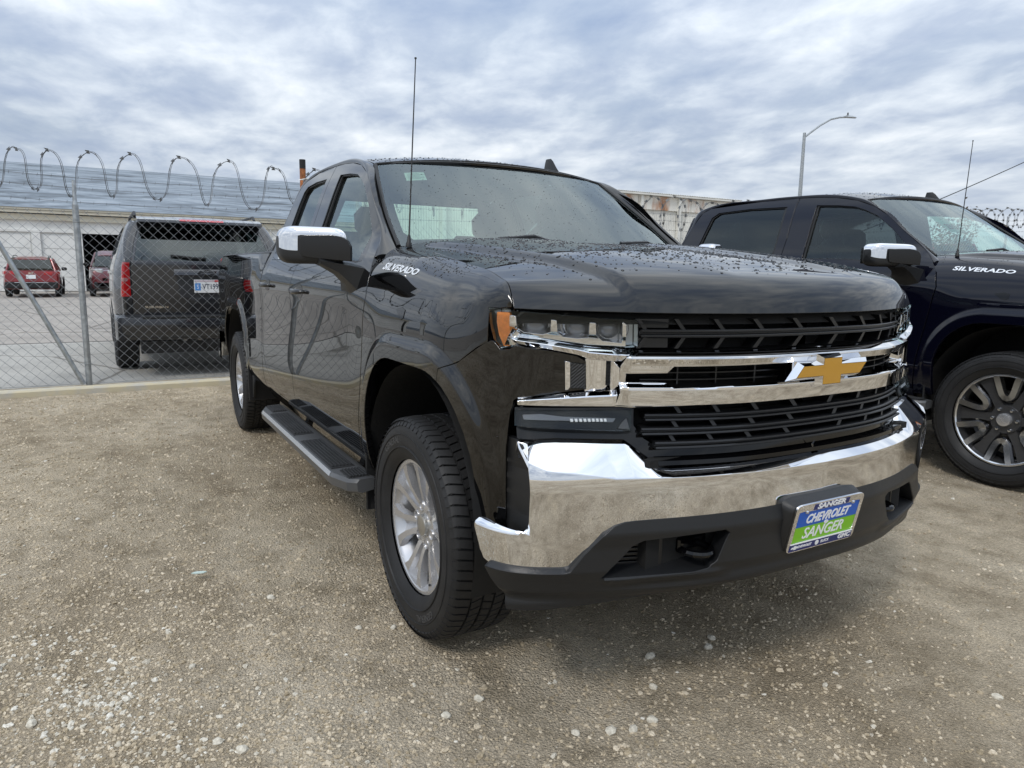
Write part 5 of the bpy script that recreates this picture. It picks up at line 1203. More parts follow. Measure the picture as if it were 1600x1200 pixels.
T1, S1 = pickup('pickup_truck', (0, 0, 0), 'black double-cab pickup with silver wheels and blue-green dealer plate, nearest the camera', M['black_paint'], 'double', 'silver')
T2, S2 = pickup('pickup_truck', (.09, 3.77, .045), 'dark navy crew-cab pickup with machined grey wheels parked at the right', M['navy_paint'], 'crew', 'dark')
T2.rotation_euler = (0, 0, .014)
# papers behind the windshields
def paper(T, S, t0, t1, b0, b1, txt=None):
    f = lambda t, b: S['wsurf'](t, b) + np.array([-.012, 0, -.012])
    p = patch('windshield_paper', [(t0, b0), (t1, b0), (t1, b1), (t0, b1)], f, .05, .05, M['paper'], T, thick=0, out=(1, 0, 1))
    return p
pp_ = paper(T1, S1, .77, .885, -.80, -.66)
for k in range(5): patch('print_line', [(.86 - k * .018, -.785), (.866 - k * .018, -.785), (.866 - k * .018, -.70 + .03 * (k % 2)), (.86 - k * .018, -.70 + .03 * (k % 2))], lambda t, b: S1['wsurf'](t, b) + np.array([-.011, 0, -.011]), .05, .05, mat('print_grey', (.25,.3,.28), .7), pp_, thick=0, out=(1, 0, 1))
p2 = paper(T2, S2, .38, .66, -.42, -.20)
lettering('stock_number', '2315', .075, M['red_ink'], p2, lambda x, y, e: Vector(S2['wsurf'](np.array(.47 + y / .62), np.array(-.31 + x / .76))) + Vector((-.009, 0, -.009)), .0004, .8)

# ------------------------------------------------------------------ other vehicles
def simple_wheel(T, x, s, y, R, w, rim_m, n=6):
    c = (x, s * y, R); tb = B(); h = w / 2
    prof = [(-h*.7,R*.60),(-h*.97,R*.66),(-h,R*.78),(-h*.93,R*.93),(-h*.75,R*.995),(0,R),(h*.75,R*.995),(h*.93,R*.93),(h,R*.78),(h*.97,R*.66),(h*.7,R*.60)]
    wl = B().lathe([(-h*.5,R*.62),(-h*.5,R*.1),(h*.3,R*.1),(h*.3,R*.62)], 32, c).done('wheel', M['void'], T, 40)
    tb.lathe(prof, 48, c).done('tyre', M['rubber'], wl, 40)
    rb = B()
    for k in range(n):
        a = 2 * math.pi * k / n; radial_bar(rb, c, [R*.1,R*.35,R*.60], [a]*3, [R*.07,R*.07,R*.11], [h*.7,h*.8,h*.86], [.03]*3, s)
    rb.lathe([(s*a, r) for a, r in ([(h*.5,R*.56),(h*.9,R*.58),(h*.9,R*.63)] if s < 0 else [(h*.9,R*.63),(h*.9,R*.58),(h*.5,R*.56)])], 40, c); rb.done('rim', rim_m, wl, 30)
    return wl
def big_suv(loc, rz):
    """long dark grey SUV seen from behind; local x points backwards, rear bumper at x = 0"""
    T = root('parked_suv', loc, 'dark grey long SUV parked behind the chain-link fence, tail towards the lot', 'suv', None, rz)
    P = M['grey_paint']
    SC = CS([(.40,.93),(.52,.99),(.70,1.012),(.98,1.02),(1.15,1.012),(1.28,.995),(1.36,.972),(1.5,.928),(1.7,.862),(1.80,.815),(1.86,.76),(1.90,.70)])
    ws_ = lambda x, z: SC(z) - .13 * sm(-.55, .02, x) ** 2 - .02 * sm(-1.6,-.3,x) - .10 * sm(-4.6,-5.4,x) ** 2
    sd = lambda x, z: np.stack([x, -ws_(x, z), z], -1)
    lean = lambda z: -.42 * np.clip((z - 1.34) / .52, 0, 1.2) ** 1.15 - .03 * sm(1.0,.5,z)
    def rearf(y, z, o=0.): return np.stack([-.10 * (y / .95) ** 2 - .06 * (np.abs(y) / .95) ** 8 + lean(z) + o, y, z], -1)
    ar = [(-1.17 + .47 * math.cos(a), .40 + .50 * math.sin(a)) for a in np.linspace(0, math.pi, 18)]
    af = [(-4.47 + .47 * math.cos(a), .40 + .50 * math.sin(a)) for a in np.linspace(0, math.pi, 18)]
    edge = [(-.16,.46),(-.14,.9),(-.12,1.2),(-.15,1.36),(-.30,1.55),(-.50,1.75),(-.62,1.855)]
    outl = edge + [(-1.5,1.885),(-2.6,1.89),(-3.2,1.86),(-3.75,1.62),(-4.0,1.45),(-5.3,1.18),(-5.45,.9),(-5.4,.5),(-4.95,.44)] + af[::-1] + [(-3.9,.44),(-1.75,.44)] + ar[::-1] + [(-.65,.44)]
    win = [[(-.62,1.45),(-.80,1.76),(-1.55,1.80),(-1.55,1.42)], [(-1.66,1.42),(-1.66,1.80),(-2.55,1.80),(-2.55,1.42)], [(-2.66,1.42),(-2.66,1.79),(-3.15,1.76),(-3.65,1.48),(-3.65,1.42)]]
    patch('body_side', outl, sd, .06, .03, P, T, holes=win, thick=.02, out=(0,-1,0), mirror=True)
    for w_ in win: patch('side_window', [(x, z) for x, z in w_], lambda x, z: sd(x, z) + np.array([0,.015,0]), .2, .1, M['privacy_glass'], T, thick=0, out=(0,-1,0), mirror=True)
    def rf(x, y): return np.stack([x, y, 1.93 - .07 * (np.abs(y) / .72) ** 3 - .06 * sm(-1.0,-.45,x) - .10 * sm(-2.6,-3.3,x)], -1)
    patch('roof', [(-.47,-.73),(-3.2,-.73),(-3.2,.73),(-.47,.73)], rf, .1, .06, P, T, thick=.03, out=(0,0,1))
    for s in (-1, 1): B().tube([(-.75,s*.70,1.90),(-.85,s*.70,1.955),(-2.4,s*.70,1.965),(-2.5,s*.70,1.91)], .018, 8).done('roof_rail', M['rubber_seal'], T, 60)
    # tailgate
    tgp = [(-.80,.74),(.80,.74),(.80,1.30),(.79,1.36),(.74,1.60),(.66,1.80),(-.66,1.80),(-.74,1.60),(-.79,1.36),(-.80,1.30)]
    gl = [(-.765,1.365),(.765,1.365),(.715,1.60),(.65,1.765),(-.65,1.765),(-.715,1.60)]
    tg = patch('tailgate', tgp, rearf, .06, .04, P, T, holes=[gl], thick=.03, out=(1,0,0))
    patch('rear_window', [(y * 1.01, z) for y, z in gl], lambda y, z: rearf(y, z, -.006), .15, .08, glass('suv_rear_glass', (.10,.11,.11), 1.75), tg, thick=0, out=(1,0,0))
    b = B(); b.rings([[tuple(rearf(np.array(y), np.array(1.795), .05)), tuple(rearf(np.array(y), np.array(1.815), .20)), tuple(rearf(np.array(y), np.array(1.845), .21)), tuple(rearf(np.array(y), np.array(1.885), .06)), tuple(rearf(np.array(y), np.array(1.88), -.1))] for y in np.linspace(-.70, .70, 17)]); sp = b.done('spoiler', P, T, 40)
    b = B(); b.rings([[tuple(rearf(np.array(y), np.array(1.835), .19)), tuple(rearf(np.array(y), np.array(1.836), .218)), tuple(rearf(np.array(y), np.array(1.862), .205)), tuple(rearf(np.array(y), np.array(1.866), .15))] for y in np.linspace(-.25, .24, 9)]); b.done('brake_light', M['red_lens'], sp, 40)
    # corner quarter between tailgate and side
    for s in (-1, 1):
        def qf(t, z, s=s):
            a = rearf(np.interp(z, [.5,1.30,1.36,1.60,1.80], [.805,.805,.797,.747,.668]), z); c = np.stack([0 * z + np.interp(z, [e_[1] for e_ in edge], [e_[0] for e_ in edge]), 0 * z + 0, z], -1); c[:, 1] = ws_(c[:, 0], z)
            m_ = a * (1 - t[:, None]) + c * t[:, None]; m_[:, 0] += .05 * np.sin(np.pi * np.clip(t, 0, 1)); m_[:, 1] += .03 * np.sin(np.pi * np.clip(t, 0, 1)); return m_ * np.array([1, s, 1.])
        patch('rear_quarter', [(0,.50),(1,.50),(1,1.82),(0,1.82)], qf, .15, .05, P, T, thick=.01, out=(1, s, 0))
        tl = patch('tail_light', [(.02,.955),(.98,.955),(.98,1.33),(.85,1.345),(.02,1.34)], lambda t, z: qf(t, z) + np.array([.014, s * .008, 0]), .1, .03, M['red_lens'], T, thick=.02, bev=.004, out=(1, s, 0))
        patch('reverse_lamp', [(.15,1.13),(.85,1.13),(.85,1.165),(.15,1.165)], lambda t, z: qf(t, z) + np.array([.018, s * .010, 0]), .1, .03, mat('tail_lamp_chrome', (.55,.3,.3), .2, .5), tl, thick=.004, out=(1, s, 0))
    # tailgate recess, plate, badges
    b = B(); b.rings([[tuple(rearf(np.array(y), np.array(1.195), .0)), tuple(rearf(np.array(y), np.array(1.205), .045)), tuple(rearf(np.array(y), np.array(1.255), .03)), tuple(rearf(np.array(y), np.array(1.275), .0))] for y in np.linspace(-.36, .36, 13)]); b.done('tailgate_grip', P, tg, 60)
    patch('plate_recess', [(-.30,.94),(.30,.94),(.34,1.19),(-.34,1.19)], lambda y, z: rearf(y, z, .003), .1, .05, mat('recess_grey', (.018,.019,.022), .4), tg, thick=0, out=(1,0,0))
    lp = B().box((.004 + .018, .0, 1.075), (.008, .305, .155), ch=.002).done('license_plate', mat('plate_white', (.72,.73,.74), .5), T, 0)
    tx = lambda y0, z0, sc=1: (lambda x, y, e: Vector((.027 + e, y0 + x, z0 + y)))
    lettering('plate_number', 'VT199', .085, mat('plate_ink', (.03,.035,.07), .6), lp, tx(.028, 1.068), .0008, .78, 0, .001)
    B().box((.0272, -.112, 1.068), (.002, .062, .085)).done('plate_emblem', mat('plate_light_blue', (.06,.25,.62), .5), lp, 0)
    lettering('plate_emblem_mark', 'S', .07, M['white'], lp, (lambda x, y, e: Vector((.0288 + e, -.112 + x, 1.066 + y))), .0006, .8)
    B().box((.0272, .0, 1.136), (.002, .28, .018)).done('plate_header', mat('plate_header', (.55,.45,.50), .5), lp, 0)
    B().box((.0275, .10, 1.137), (.002, .05, .022)).done('plate_sticker', mat('sticker_red', (.5,.03,.03), .5), lp, 0)
    bo = [(.10,1.255),(.03,1.255),(.03,1.27),(-.03,1.27),(-.03,1.255),(-.085,1.255),(-.11,1.218),(-.03,1.218),(-.03,1.203),(.03,1.203),(.03,1.218),(.085,1.218)]
    patch('emblem', bo, lambda y, z: rearf(y, z, .052), .05, .03, M['chrome'], tg, holes=[[(y * .82, 1.2365 + (z - 1.2365) * .66) for y, z in bo]], thick=.008, bev=.001, out=(1,0,0))
    lettering('badge', 'SUBURBAN', .036, M['chrome'], tg, (lambda x, y, e: Vector(rearf(np.array(-.56 + x), np.array(.83 + y), .003 + e))), .002, 1.35, 0, .0005)
    b = B(); b.tube([rearf(np.array(y), np.array(z), .02) for y, z in ((0.,1.40),(-.15,1.405),(-.38,1.43))], .012, 6); b.done('rear_wiper', M['rubber_seal'], tg)
    # bumper
    b = B(); rings = []
    for t in np.linspace(-1.25, 1.25, 33):
        a = min(abs(t), 1); y = math.copysign(a * .94 + .06 * min(1, max(0, abs(t) - .9) / .2), t); x = .10 - .10 * a ** 4 - .9 * max(0, abs(t) - 1); k = .02 if a < .85 else 0
        rings.append([(x - .12, y, .46), (x - .02, y, .455), (x + .012, y, .56), (x + .015, y, .66), (x + .0, y, .715), (x - .04, y, .735), (x - .16, y, .74)])
    b.rings(rings); bp_ = b.done('rear_bumper', P, T, 40)
    b = B(); b.rings([[(x, y, z) for x, z in ((.118 - .1 * abs(y / .94) ** 4, .705), (.122 - .1 * abs(y / .94) ** 4, .722), (.09 - .1 * abs(y / .94) ** 4, .742), (.0 - .1 * abs(y / .94) ** 4, .742))] for y in np.linspace(-.72, .72, 13)]); b.done('bumper_step', M['plastic'], bp_, 0)
    b = B(); b.box((-.12,0,.36),(.2,1.5,.14)); b.box((.0,.0,.40),(.10,.09,.09)); b.done('lower_panel', M['plastic'], T, 0)
    for y in (-.28,-.12): B().box((.01, y, .445),(.03,.04,.02)).done('hitch_ring', M['machined'], T, 0)
    B().tube([(-.3,.55,.33),(.03,.55,.33)], .035, 12).done('exhaust', M['steel'], T, 60)
    b = B(); b.box((-2.8,0,.50),(4.6,1.6,.3)); b.done('chassis', M['void'], T, 0)
    for x in (-1.17,-4.47):
        for s in (-1, 1): simple_wheel(T, x, s, .875, .405, .275, M['silver'])
    # cabin contents
    for y in (-.42, .42):
        b = B(); b.box((-1.45,y,1.2),(.14,.5,.6),ch=.04); b.box((-1.42,y,1.58),(.1,.26,.18),ch=.04); b.done('seat', M['interior'], T, 40)
    b = B(); b.box((-2.2,0,.95),(3.2,1.7,.05)); b.done('cabin_floor', M['void'], T, 0)
    hp = [(-3.9,1.40),(-4.3,1.36),(-5.2,1.22),(-5.42,1.05)]
    patch('hood', [(-3.7,-.85),(-5.35,-.85),(-5.35,.85),(-3.7,.85)], lambda x, y: np.stack([x, y, np.interp(x, [-5.42,-5.2,-4.3,-3.7], [1.1,1.22,1.36,1.44]) - .05 * (y / .85) ** 2], -1), .1, .1, P, T, thick=.02, out=(0,0,1))
    patch('windshield', [(0,-.76),(1,-.72),(1,.72),(0,.76)], lambda t, y: np.stack([-3.85 + .65 * t, y, 1.42 + .44 * t], -1), .2, .2, M['side_glass'], T, thick=0, out=(-1,0,1))
    patch('front_fascia', [(-.9,.45),(.9,.45),(.9,1.1),(-.9,1.1)], lambda y, z: np.stack([-5.42 + .1 * (y / .9) ** 2, y, z], -1), .2, .1, P, T, thick=.02, out=(-1,0,0))
    return T
def crossover(name, loc, rz, paint, label, tall=1.0, back_view=True):
    """small crossover, local x forward, centre of wheelbase at origin"""
    T = root(name, loc, label, 'car', None, rz)
    k = tall
    st = [(-2.24,.70,.50,.62),(-2.20,.84,.36,1.00*k),(-2.05,.90,.30,1.05*k),(-1.5,.925,.28,1.06*k),(-.5,.93,.27,1.05*k),(.6,.925,.27,1.03*k),(1.0,.91,.28,1.02*k),(1.6,.88,.30,.97*k),(2.05,.80,.33,.88*k),(2.22,.62,.42,.70*k)]
    b = B(); rings = []
    for x, w, z0, z1 in st:
        m_ = (z0 + z1) / 2; rings.append([(x, s_ * y, z) for s_, L_ in ((1, [(w*.90,z0),(w*.985,z0+.10),(w,m_-.05),(w*.995,m_+.10),(w*.96,z1-.05),(w*.90,z1)]), (-1, [(w*.90,z1),(w*.96,z1-.05),(w*.995,m_+.10),(w,m_-.05),(w*.985,z0+.10),(w*.90,z0)])) for y, z in L_])
    b.rings(rings); b.done('body', paint, T, 35)
    g = [(-2.02,.80,1.05*k,.70,1.12*k),(-1.75,.80,1.04*k,.64,1.46*k),(-1.3,.82,1.04*k,.62,1.55*k),(-.3,.83,1.04*k,.63,1.58*k),(.25,.83,1.03*k,.62,1.54*k),(.55,.82,1.02*k,.64,1.40*k),(1.08,.80,1.0*k,.70,1.04*k)]
    b = B(); b.rings([[(x, w0, z0 - .02), (x, w1, z1), (x, -w1, z1), (x, -w0, z0 - .02)] for x, w0, z0, w1, z1 in g]); b.done('windows', M['privacy_glass'], T, 20)
    b = B(); b.rings([[(x, w1 + .02, z1 - .02), (x, w1 * .6, z1 + .035), (x, -w1 * .6, z1 + .035), (x, -w1 - .02, z1 - .02)] for x, w0, z0, w1, z1 in g[1:6]]); b.done('roof', paint, T, 40)
    for s in (-1, 1):
        for x0, x1 in ((1.08,.35),(-.45,-.52),(-1.45,-1.72),(-2.03,-1.74)):
            z0, z1 = (1.03*k, 1.53*k); z1 = 1.50*k if x1 > 0 else z1 - .02
            y0, y1 = .825, .645
            if x0 == -2.03: y0, y1 = .79, .66
            B().tube([(x0, s*y0, z0), (x1, s*y1, z1)], .035, 6).done('pillar', paint, T, 60)
        B().tube([(-1.6,s*.58,1.55*k),(-1.3,s*.58,1.62*k),(.0,s*.58,1.62*k),(.2,s*.57,1.57*k)], .014, 6).done('roof_rail', M['rubber_seal'], T, 60)
        mb = B(); mb.box((.62,s*1.0,1.10*k),(.14,.20,.14),ch=.04); mb.done('mirror', M['gloss_black'], T)
        b = B(); b.rings([[(x, s*y, .82*k), (x + .0, s*(y + .01), .93*k), (x - .05, s*(y - .04), .95*k), (x - .05, s*(y - .04), .80*k)] for x, y in ((2.12,.45),(2.08,.62),(1.98,.74),(1.80,.845))]); b.done('headlight', mat('crossover_lamp', (.6,.62,.62), .1, .6), T, 40)
        b = B(); b.rings([[(x, s*y, .88*k), (x, s*(y+.012), .90*k), (x, s*(y+.012), .985*k), (x, s*y, 1.0*k)] for x, y in ((-2.225,.42),(-2.215,.66),(-2.14,.85),(-1.90,.925))]); b.done('tail_light', M['red_lens'], T, 40)
    b = B(); b.box((-2.20,0,.47),(.12,1.72,.26),ch=.04); b.done('rear_bumper', M['plastic'], T, 0); b = B(); b.box((-2.245,0,.56),(.03,1.1,.03),ch=.005); b.done('bumper_trim', M['machined'], T, 0)
    b = B(); b.box((2.16,0,.48),(.12,1.5,.26),ch=.04); b.box((2.20,0,.70),(.04,.9,.13),ch=.01); b.done('grille', M['plastic'], T, 0)
    B().box((2.225,0,.74),(.012,.20,.05)).done('emblem', M['chrome'], T, 0)
    B().box((-2.275,0,.80*k),(.012,.31,.15)).done('license_plate', M['white'], T, 0); B().box((-2.262,0,.94*k),(.02,.16,.035)).done('tailgate_emblem', M['chrome'], T, 0)
    B().tube([(-2.03,.0,1.07*k),(-1.98,-.32,1.14*k)], .012, 6).done('rear_wiper', M['rubber_seal'], T)
    for x in (-1.35, 1.35):
        for s in (-1, 1): simple_wheel(T, x, s, .82, .345, .22, M['dark_alloy'], 5)
    for s in (-1, 1):
        for x in (-1.35, 1.35):
            b = B(); b.rings([[(x + r_ * math.cos(a), s * y, .345 + r_ * math.sin(a)) for a in np.linspace(-.1, math.pi + .1, 16)] for r_, y in ((.385,.90),(.42,.94),(.44,.935))], False, False, False); b.done('wheel_arch', M['plastic'], T, 40)
    return T
big_suv((-6.98, -.80, 0), 0.)
crossover('red_crossover', (-33.2, -4.28, 0.), 0., M['red_paint'], 'bright red crossover seen from behind in front of the white building', .99)
for o in list(bpy.data.objects):
    pass
crossover('maroon_crossover', (-33.3, -1.45, 0.), 0., M['maroon_paint'], 'dark red crossover facing the lot in front of the open garage door', 1.18).rotation_euler = (0, 0, .0)
bpy.data.objects['red_crossover'].rotation_euler = (0, 0, math.pi)
crossover('parked_red_car', (-13.5, 25.2, .95), 2.5, M['red_paint'], 'red car behind the fence at the far right edge', 1.0)

# ------------------------------------------------------------------ chain-link fence with razor wire
FX = -6.66
CF = root('chain_link_fence', (FX, 0, 0), 'galvanised chain-link fence with barbed strands across the back of the lot', 'fence')
def chain(y0, y1, top, cell=.104):
    n = int((y1 - y0) / (cell / 2)); rows = int(round(top / (cell / 2))); V = []; F = []; r = .0028
    j = np.arange(rows + 1); offs = [(math.cos(a) * r, math.sin(a) * r) for a in (0, 2.094, 4.189)]
    for i in range(n):
        odd = (j % 2 == 1); col = np.where(odd, i + 1, i) if i % 2 == 0 else np.where(odd, i, i + 1)
        y = y0 + col * cell / 2; z = rise(y) + .03 + j * cell / 2; x = np.where(odd, .003, -.003) * (1 if i % 2 else -1)
        # knuckled tips
        base = len(V); 
        for k in range(rows + 1):
            for (a, b_) in offs: V.append((x[k] + a, y[k] + b_, z[k] + b_ * .3))
        for k in range(rows):
            for q in range(3): q2 = (q + 1) % 3; F.append((base + k*3 + q, base + k*3 + q2, base + (k+1)*3 + q2, base + (k+1)*3 + q))
        base = len(V); yt = y[-1]; zt = z[-1]; d = (cell * .16) * (1 if (i % 2 == 0) else -1)
        for (yy, zz_) in ((yt, zt), (yt + d, zt + .022)):
            for (a, b_) in offs: V.append((a, yy + b_, zz_))
        for q in range(3): q2 = (q + 1) % 3; F.append((base + q, base + q2, base + 3 + q2, base + 3 + q))
    o = mesh('chain_link_mesh', V, F, M['galv_wire'], CF, 0); o['kind'] = 'stuff'; return o
chain(-6.0, 19.0, 1.84)
for y in (-6.0,-2.93,-2.09,.95,3.95,6.95,9.95,12.95,16.35,19.0):
    z = float(rise(np.array(y)))
    b = B(); b.tube([(.035, y, z - .1), (.035, y, z + 1.93)], .031 if y in (-2.09,-2.93) else .026, 14); po = b.done('post', M['galv'], CF, 60)
    b = B(); b.tube([(.035, y, z + 1.90), (.03, y, z + 1.96), (.025, y, z + 2.30 if y != -2.09 else z + 2.18)], [.033,.022,.014], 10); b.done('wire_arm', M['galv'], po, 60)
    for zz_ in (.25,.75,1.25,1.75): B().tube([(.035 + .034 * math.cos(a), y + .034 * math.sin(a), z + zz_) for a in np.linspace(0, 6.283, 14, False)], .004, 5, True).done('tie_band', M['galv'], po)
B().tube([(.06,-2.14,.03),(.06,-2.90,1.80)], .024, 12).done('brace', M['galv'], CF, 60)
B().tube([(.05, y, float(rise(np.array(y))) + .035) for y in np.linspace(-6, 19, 40)], .003, 5).done('tension_wire', M['galv_wire'], CF)
for zz_ in (1.985, 2.13, 2.235):
    b = B(); ys_ = np.arange(-6, 19.01, .12); b.tube([(.03, y, float(rise(np.array(y))) + zz_ - .035 * math.sin(math.pi * (((y + 6) / 3.) % 1))) for y in ys_], .0022, 5)
    for y in ys_:
        z = float(rise(np.array(y))) + zz_ - .035 * math.sin(math.pi * (((y + 6) / 3.) % 1)); b.tube([(.03 - .012, y - .004, z - .014), (.03 + .012, y + .004, z + .014)], .0014, 4); b.tube([(.03 + .012, y - .004, z - .014), (.03 - .012, y + .004, z + .014)], .0014, 4)
    b.done('barbed_wire', M['razor'], CF, 60)
# razor coil along the top
RC = root('razor_wire_coil', (FX + .03, 0, 0), 'coil of razor wire stretched along the top of the fence', 'razor wire')
b = B(); pts = []; t = 0.; y = -6.1
peaks = [-6.1,-5.55,-5.0,-4.5,-4.0,-3.5,-3.02,-2.56,-2.30,-1.94,-1.55,-1.07,-.55,-.06] + [round(.42 + .44 * i + .05 * math.sin(i * 2.1), 3) for i in range(42)]
ry_ = random.Random(3)
for a, c in zip(peaks, peaks[1:]):
    rr_ = .232 + ry_.uniform(-.035, .035); zj = ry_.uniform(-.02, .03); tw = ry_.uniform(-.05, .05)
    for k in range(22):
        f = k / 22; ph = 2 * math.pi * f; yy = a + (c - a) * f; z0 = float(rise(np.array(yy)))
        pts.append((.13 * math.sin(ph), yy + .02 * math.sin(ph * 2) + tw * math.sin(ph), z0 + 2.245 + zj * math.sin(ph / 2) + rr_ * math.cos(ph)))
b.tube(pts, .0036, 5)
b.tube([(p[0] + .012, p[1] + .013, p[2] + .006) for p in pts], .0026, 4)
b.done('coil', M['razor'], RC, 60)
b = B()
for i in range(0, len(pts) - 1, 2):
    p = Vector(pts[i]); d = (Vector(pts[i + 1]) - p).normalized(); s_ = d.cross(Vector((0, 1, .3))).normalized()
    b.add([p - d * .018 + s_ * .002, p + d * .018 + s_ * .002, p + d * .030 + s_ * .020, p - d * .030 + s_ * .020], [(0,1,2,3)]); b.add([p - d * .018 - s_ * .002, p + d * .018 - s_ * .002, p + d * .030 - s_ * .018, p - d * .030 - s_ * .018], [(0,1,2,3)])
o = b.done('barb_blades', M['razor'], RC, 0); o['kind'] = 'stuff'
# shrub behind the fence, far right
SH = root('shrub', (-9.6, 19.6, .48), 'small brownish shrub poking up behind the razor wire at right', 'shrub')
b = B()
for k in range(9):
    a = k * 2.4; b.tube([(0,0,0), (.12 * math.cos(a), .12 * math.sin(a), .9), (.35 * math.cos(a), .35 * math.sin(a), 1.9)], [.03,.02,.008], 5)
b.done('stem', mat('twig', (.10,.065,.04), .9), SH)
b = B(); r_ = random.Random(5)
for k in range(900):
    a = r_.uniform(0, 6.283); rr_ = .62 * r_.random() ** .5; z = r_.gauss(1.95, .38); p = Vector((rr_ * math.cos(a), rr_ * math.sin(a), z)); n = Vector((r_.uniform(-1,1), r_.uniform(-1,1), r_.uniform(-1,1))).normalized(); u_ = n.orthogonal().normalized() * r_.uniform(.03,.06); w_ = n.cross(u_) * .5
    b.add([p - u_, p + w_, p + u_, p - w_], [(0,1,2,3)])
b.done('crown', mat('dry_leaf', (.12,.085,.045), .8, var=.5, vscale=6), SH, 0)

# ------------------------------------------------------------------ gravel and drops
def fast_mesh(name, V, T, m, smooth=False):
    me = bpy.data.meshes.new(name); me.vertices.add(len(V)); me.vertices.foreach_set('co', V.astype(np.float32).ravel()); n = len(T); me.loops.add(n * 3); me.loops.foreach_set('vertex_index', T.astype(np.int32).ravel())
    me.polygons.add(n); me.polygons.foreach_set('loop_start', (np.arange(n) * 3).astype(np.int32)); me.polygons.foreach_set('use_smooth', np.full(n, smooth)); me.materials.append(m); me.update(calc_edges=True); me.validate()
    return link(name, me)
ph_ = (1 + 5 ** .5) / 2
ICO = np.array([(-1,ph_,0),(1,ph_,0),(-1,-ph_,0),(1,-ph_,0),(0,-1,ph_),(0,1,ph_),(0,-1,-ph_),(0,1,-ph_),(ph_,0,-1),(ph_,0,1),(-ph_,0,-1),(-ph_,0,1)]) / math.hypot(1, ph_)
ICT = np.array([(0,11,5),(0,5,1),(0,1,7),(0,7,10),(0,10,11),(1,5,9),(5,11,4),(11,10,2),(10,7,6),(7,1,8),(3,9,4),(3,4,2),(3,2,6),(3,6,8),(3,8,9),(4,9,5),(2,4,11),(6,2,10),(8,6,7),(9,8,1)])
def sub_ico():
    V = [tuple(v) for v in ICO]; T = []; c = {}
    def mid(a, b):
        k = (min(a, b), max(a, b))
        if k not in c: v = (np.array(V[a]) + np.array(V[b])) / 2; V.append(tuple(v / np.linalg.norm(v))); c[k] = len(V) - 1
        return c[k]
    for a, b, d in ICT: x, y, z = mid(a, b), mid(b, d), mid(d, a); T += [(a, x, z), (b, y, x), (d, z, y), (x, y, z)]
    return np.array(V), np.array(T)
def stones(name, xy, size, m, base=(ICO, ICT), jit=.28, sink=.35, flat_=.62):
    BV, BT = base; n = len(xy); k = len(BV)
    S = size[:, None] * rng.uniform([.8,.65,.45*flat_/.62], [1.35,1.05,.85*flat_/.62], (n, 3))
    J = 1 + rng.uniform(-jit, jit, (n, k, 1)); V = BV[None] * J * S[:, None, :]
    a = rng.uniform(0, 2 * math.pi, n); c, s = np.cos(a), np.sin(a); tl = rng.uniform(-.3, .3, n)
    x = V[..., 0] * c[:, None] - V[..., 1] * s[:, None]; y = V[..., 0] * s[:, None] + V[..., 1] * c[:, None]; z = V[..., 2] + x * tl[:, None]
    P = np.stack([x + xy[:, 0:1], y + xy[:, 1:2], z + (ground_z(xy[:, 0], xy[:, 1]) + S[:, 2] * sink)[:, None]], -1)
    T = (BT[None] + (np.arange(n) * k)[:, None, None])
    return fast_mesh(name, P.reshape(-1, 3), T.reshape(-1, 3), m)
def _stone(c0, c1, c2):
    def f(nt, N, L, b):
        tc_ = N.new('ShaderNodeTexCoord'); g = N.new('ShaderNodeNewGeometry')
        r = _ramp(N, L, g.outputs['Random Per Island'], [(.0, c0), (.55, c1), (1., c2)])
        c = _mix(N, L, 1., r, _ramp(N, L, _noise(N, L, tc_.outputs['Object'], 140, 4, .6), [(.3, (.72,.71,.69)), (.7, (1.15,1.15,1.14))]), 'MULTIPLY')
        L.new(c, b.inputs['Base Color']); b.inputs['Roughness'].default_value = .9; b.inputs['Specular IOR Level'].default_value = .25
    return f
M['stone_tan'] = node_mat('tan_gravel', _stone((.30,.245,.165), (.50,.42,.305), (.62,.54,.42))); M['stone_white'] = node_mat('white_gravel', _stone((.44,.395,.32), (.58,.54,.455), (.72,.69,.62)))
def scatter(n, r0, r1, pw, left=0.):
    """positions on the lot in front of the camera, thinning with distance; more to the camera's left"""
    out_ = np.zeros((0, 2))
    while len(out_) < n:
        r = r0 + (r1 - r0) * rng.random(n * 2) ** pw; th = math.radians(150.18) + rng.uniform(-.80, .80, n * 2)
        x = CAM.x + r * np.cos(th); y = CAM.y + r * np.sin(th)
        d = .5 + .5 * np.sin(x * 1.7 + 1.3 * np.sin(y * 1.1)) * np.sin(y * 1.3 + x * .6 + .8)
        d2 = .5 + .5 * np.sin(x * 5.3 + 2 * np.sin(y * 3.7 + 1)) * np.sin(y * 4.9 - x * 2.3)
        lf = np.clip((th - math.radians(150.18)) / -.75, -1, 1)     # -1 left edge of view, +1 right
        lf = -lf
        p = .07 + .45 * d ** 2 * (.4 + .6 * d2) * (1 - .45 * np.clip(-lf, 0, 1)) + left * np.clip(lf, 0, 1) * .7
        k = (rng.random(n * 2) < np.clip(p, 0, 1)) & (x > -6.0)
        k &= ~((np.abs(x) < .16) & (np.abs(np.abs(y) - .865) < .12))
        out_ = np.concatenate([out_, np.stack([x, y], -1)[k]])
    return out_[:n]
g1 = np.concatenate([scatter(62000, 1.45, 9.0, 1.7, 1.), np.array([p for p in np.stack([rng.uniform(.9, 5., 34000), rng.uniform(-5., 1.6, 34000)], -1) if math.hypot(p[0] - CAM.x, p[1] - CAM.y) < 1.75 or p[0] > 2.3])]); o = stones('gravel', g1, (.0016 + .0044 * rng.random(len(g1)) ** 2) * (1 + .12 * np.hypot(g1[:, 0] - CAM.x, g1[:, 1] - CAM.y)), M['stone_tan'], sink=.15); tag(o, 'fine tan gravel scattered over the packed dirt lot', 'gravel', None, 'stuff')
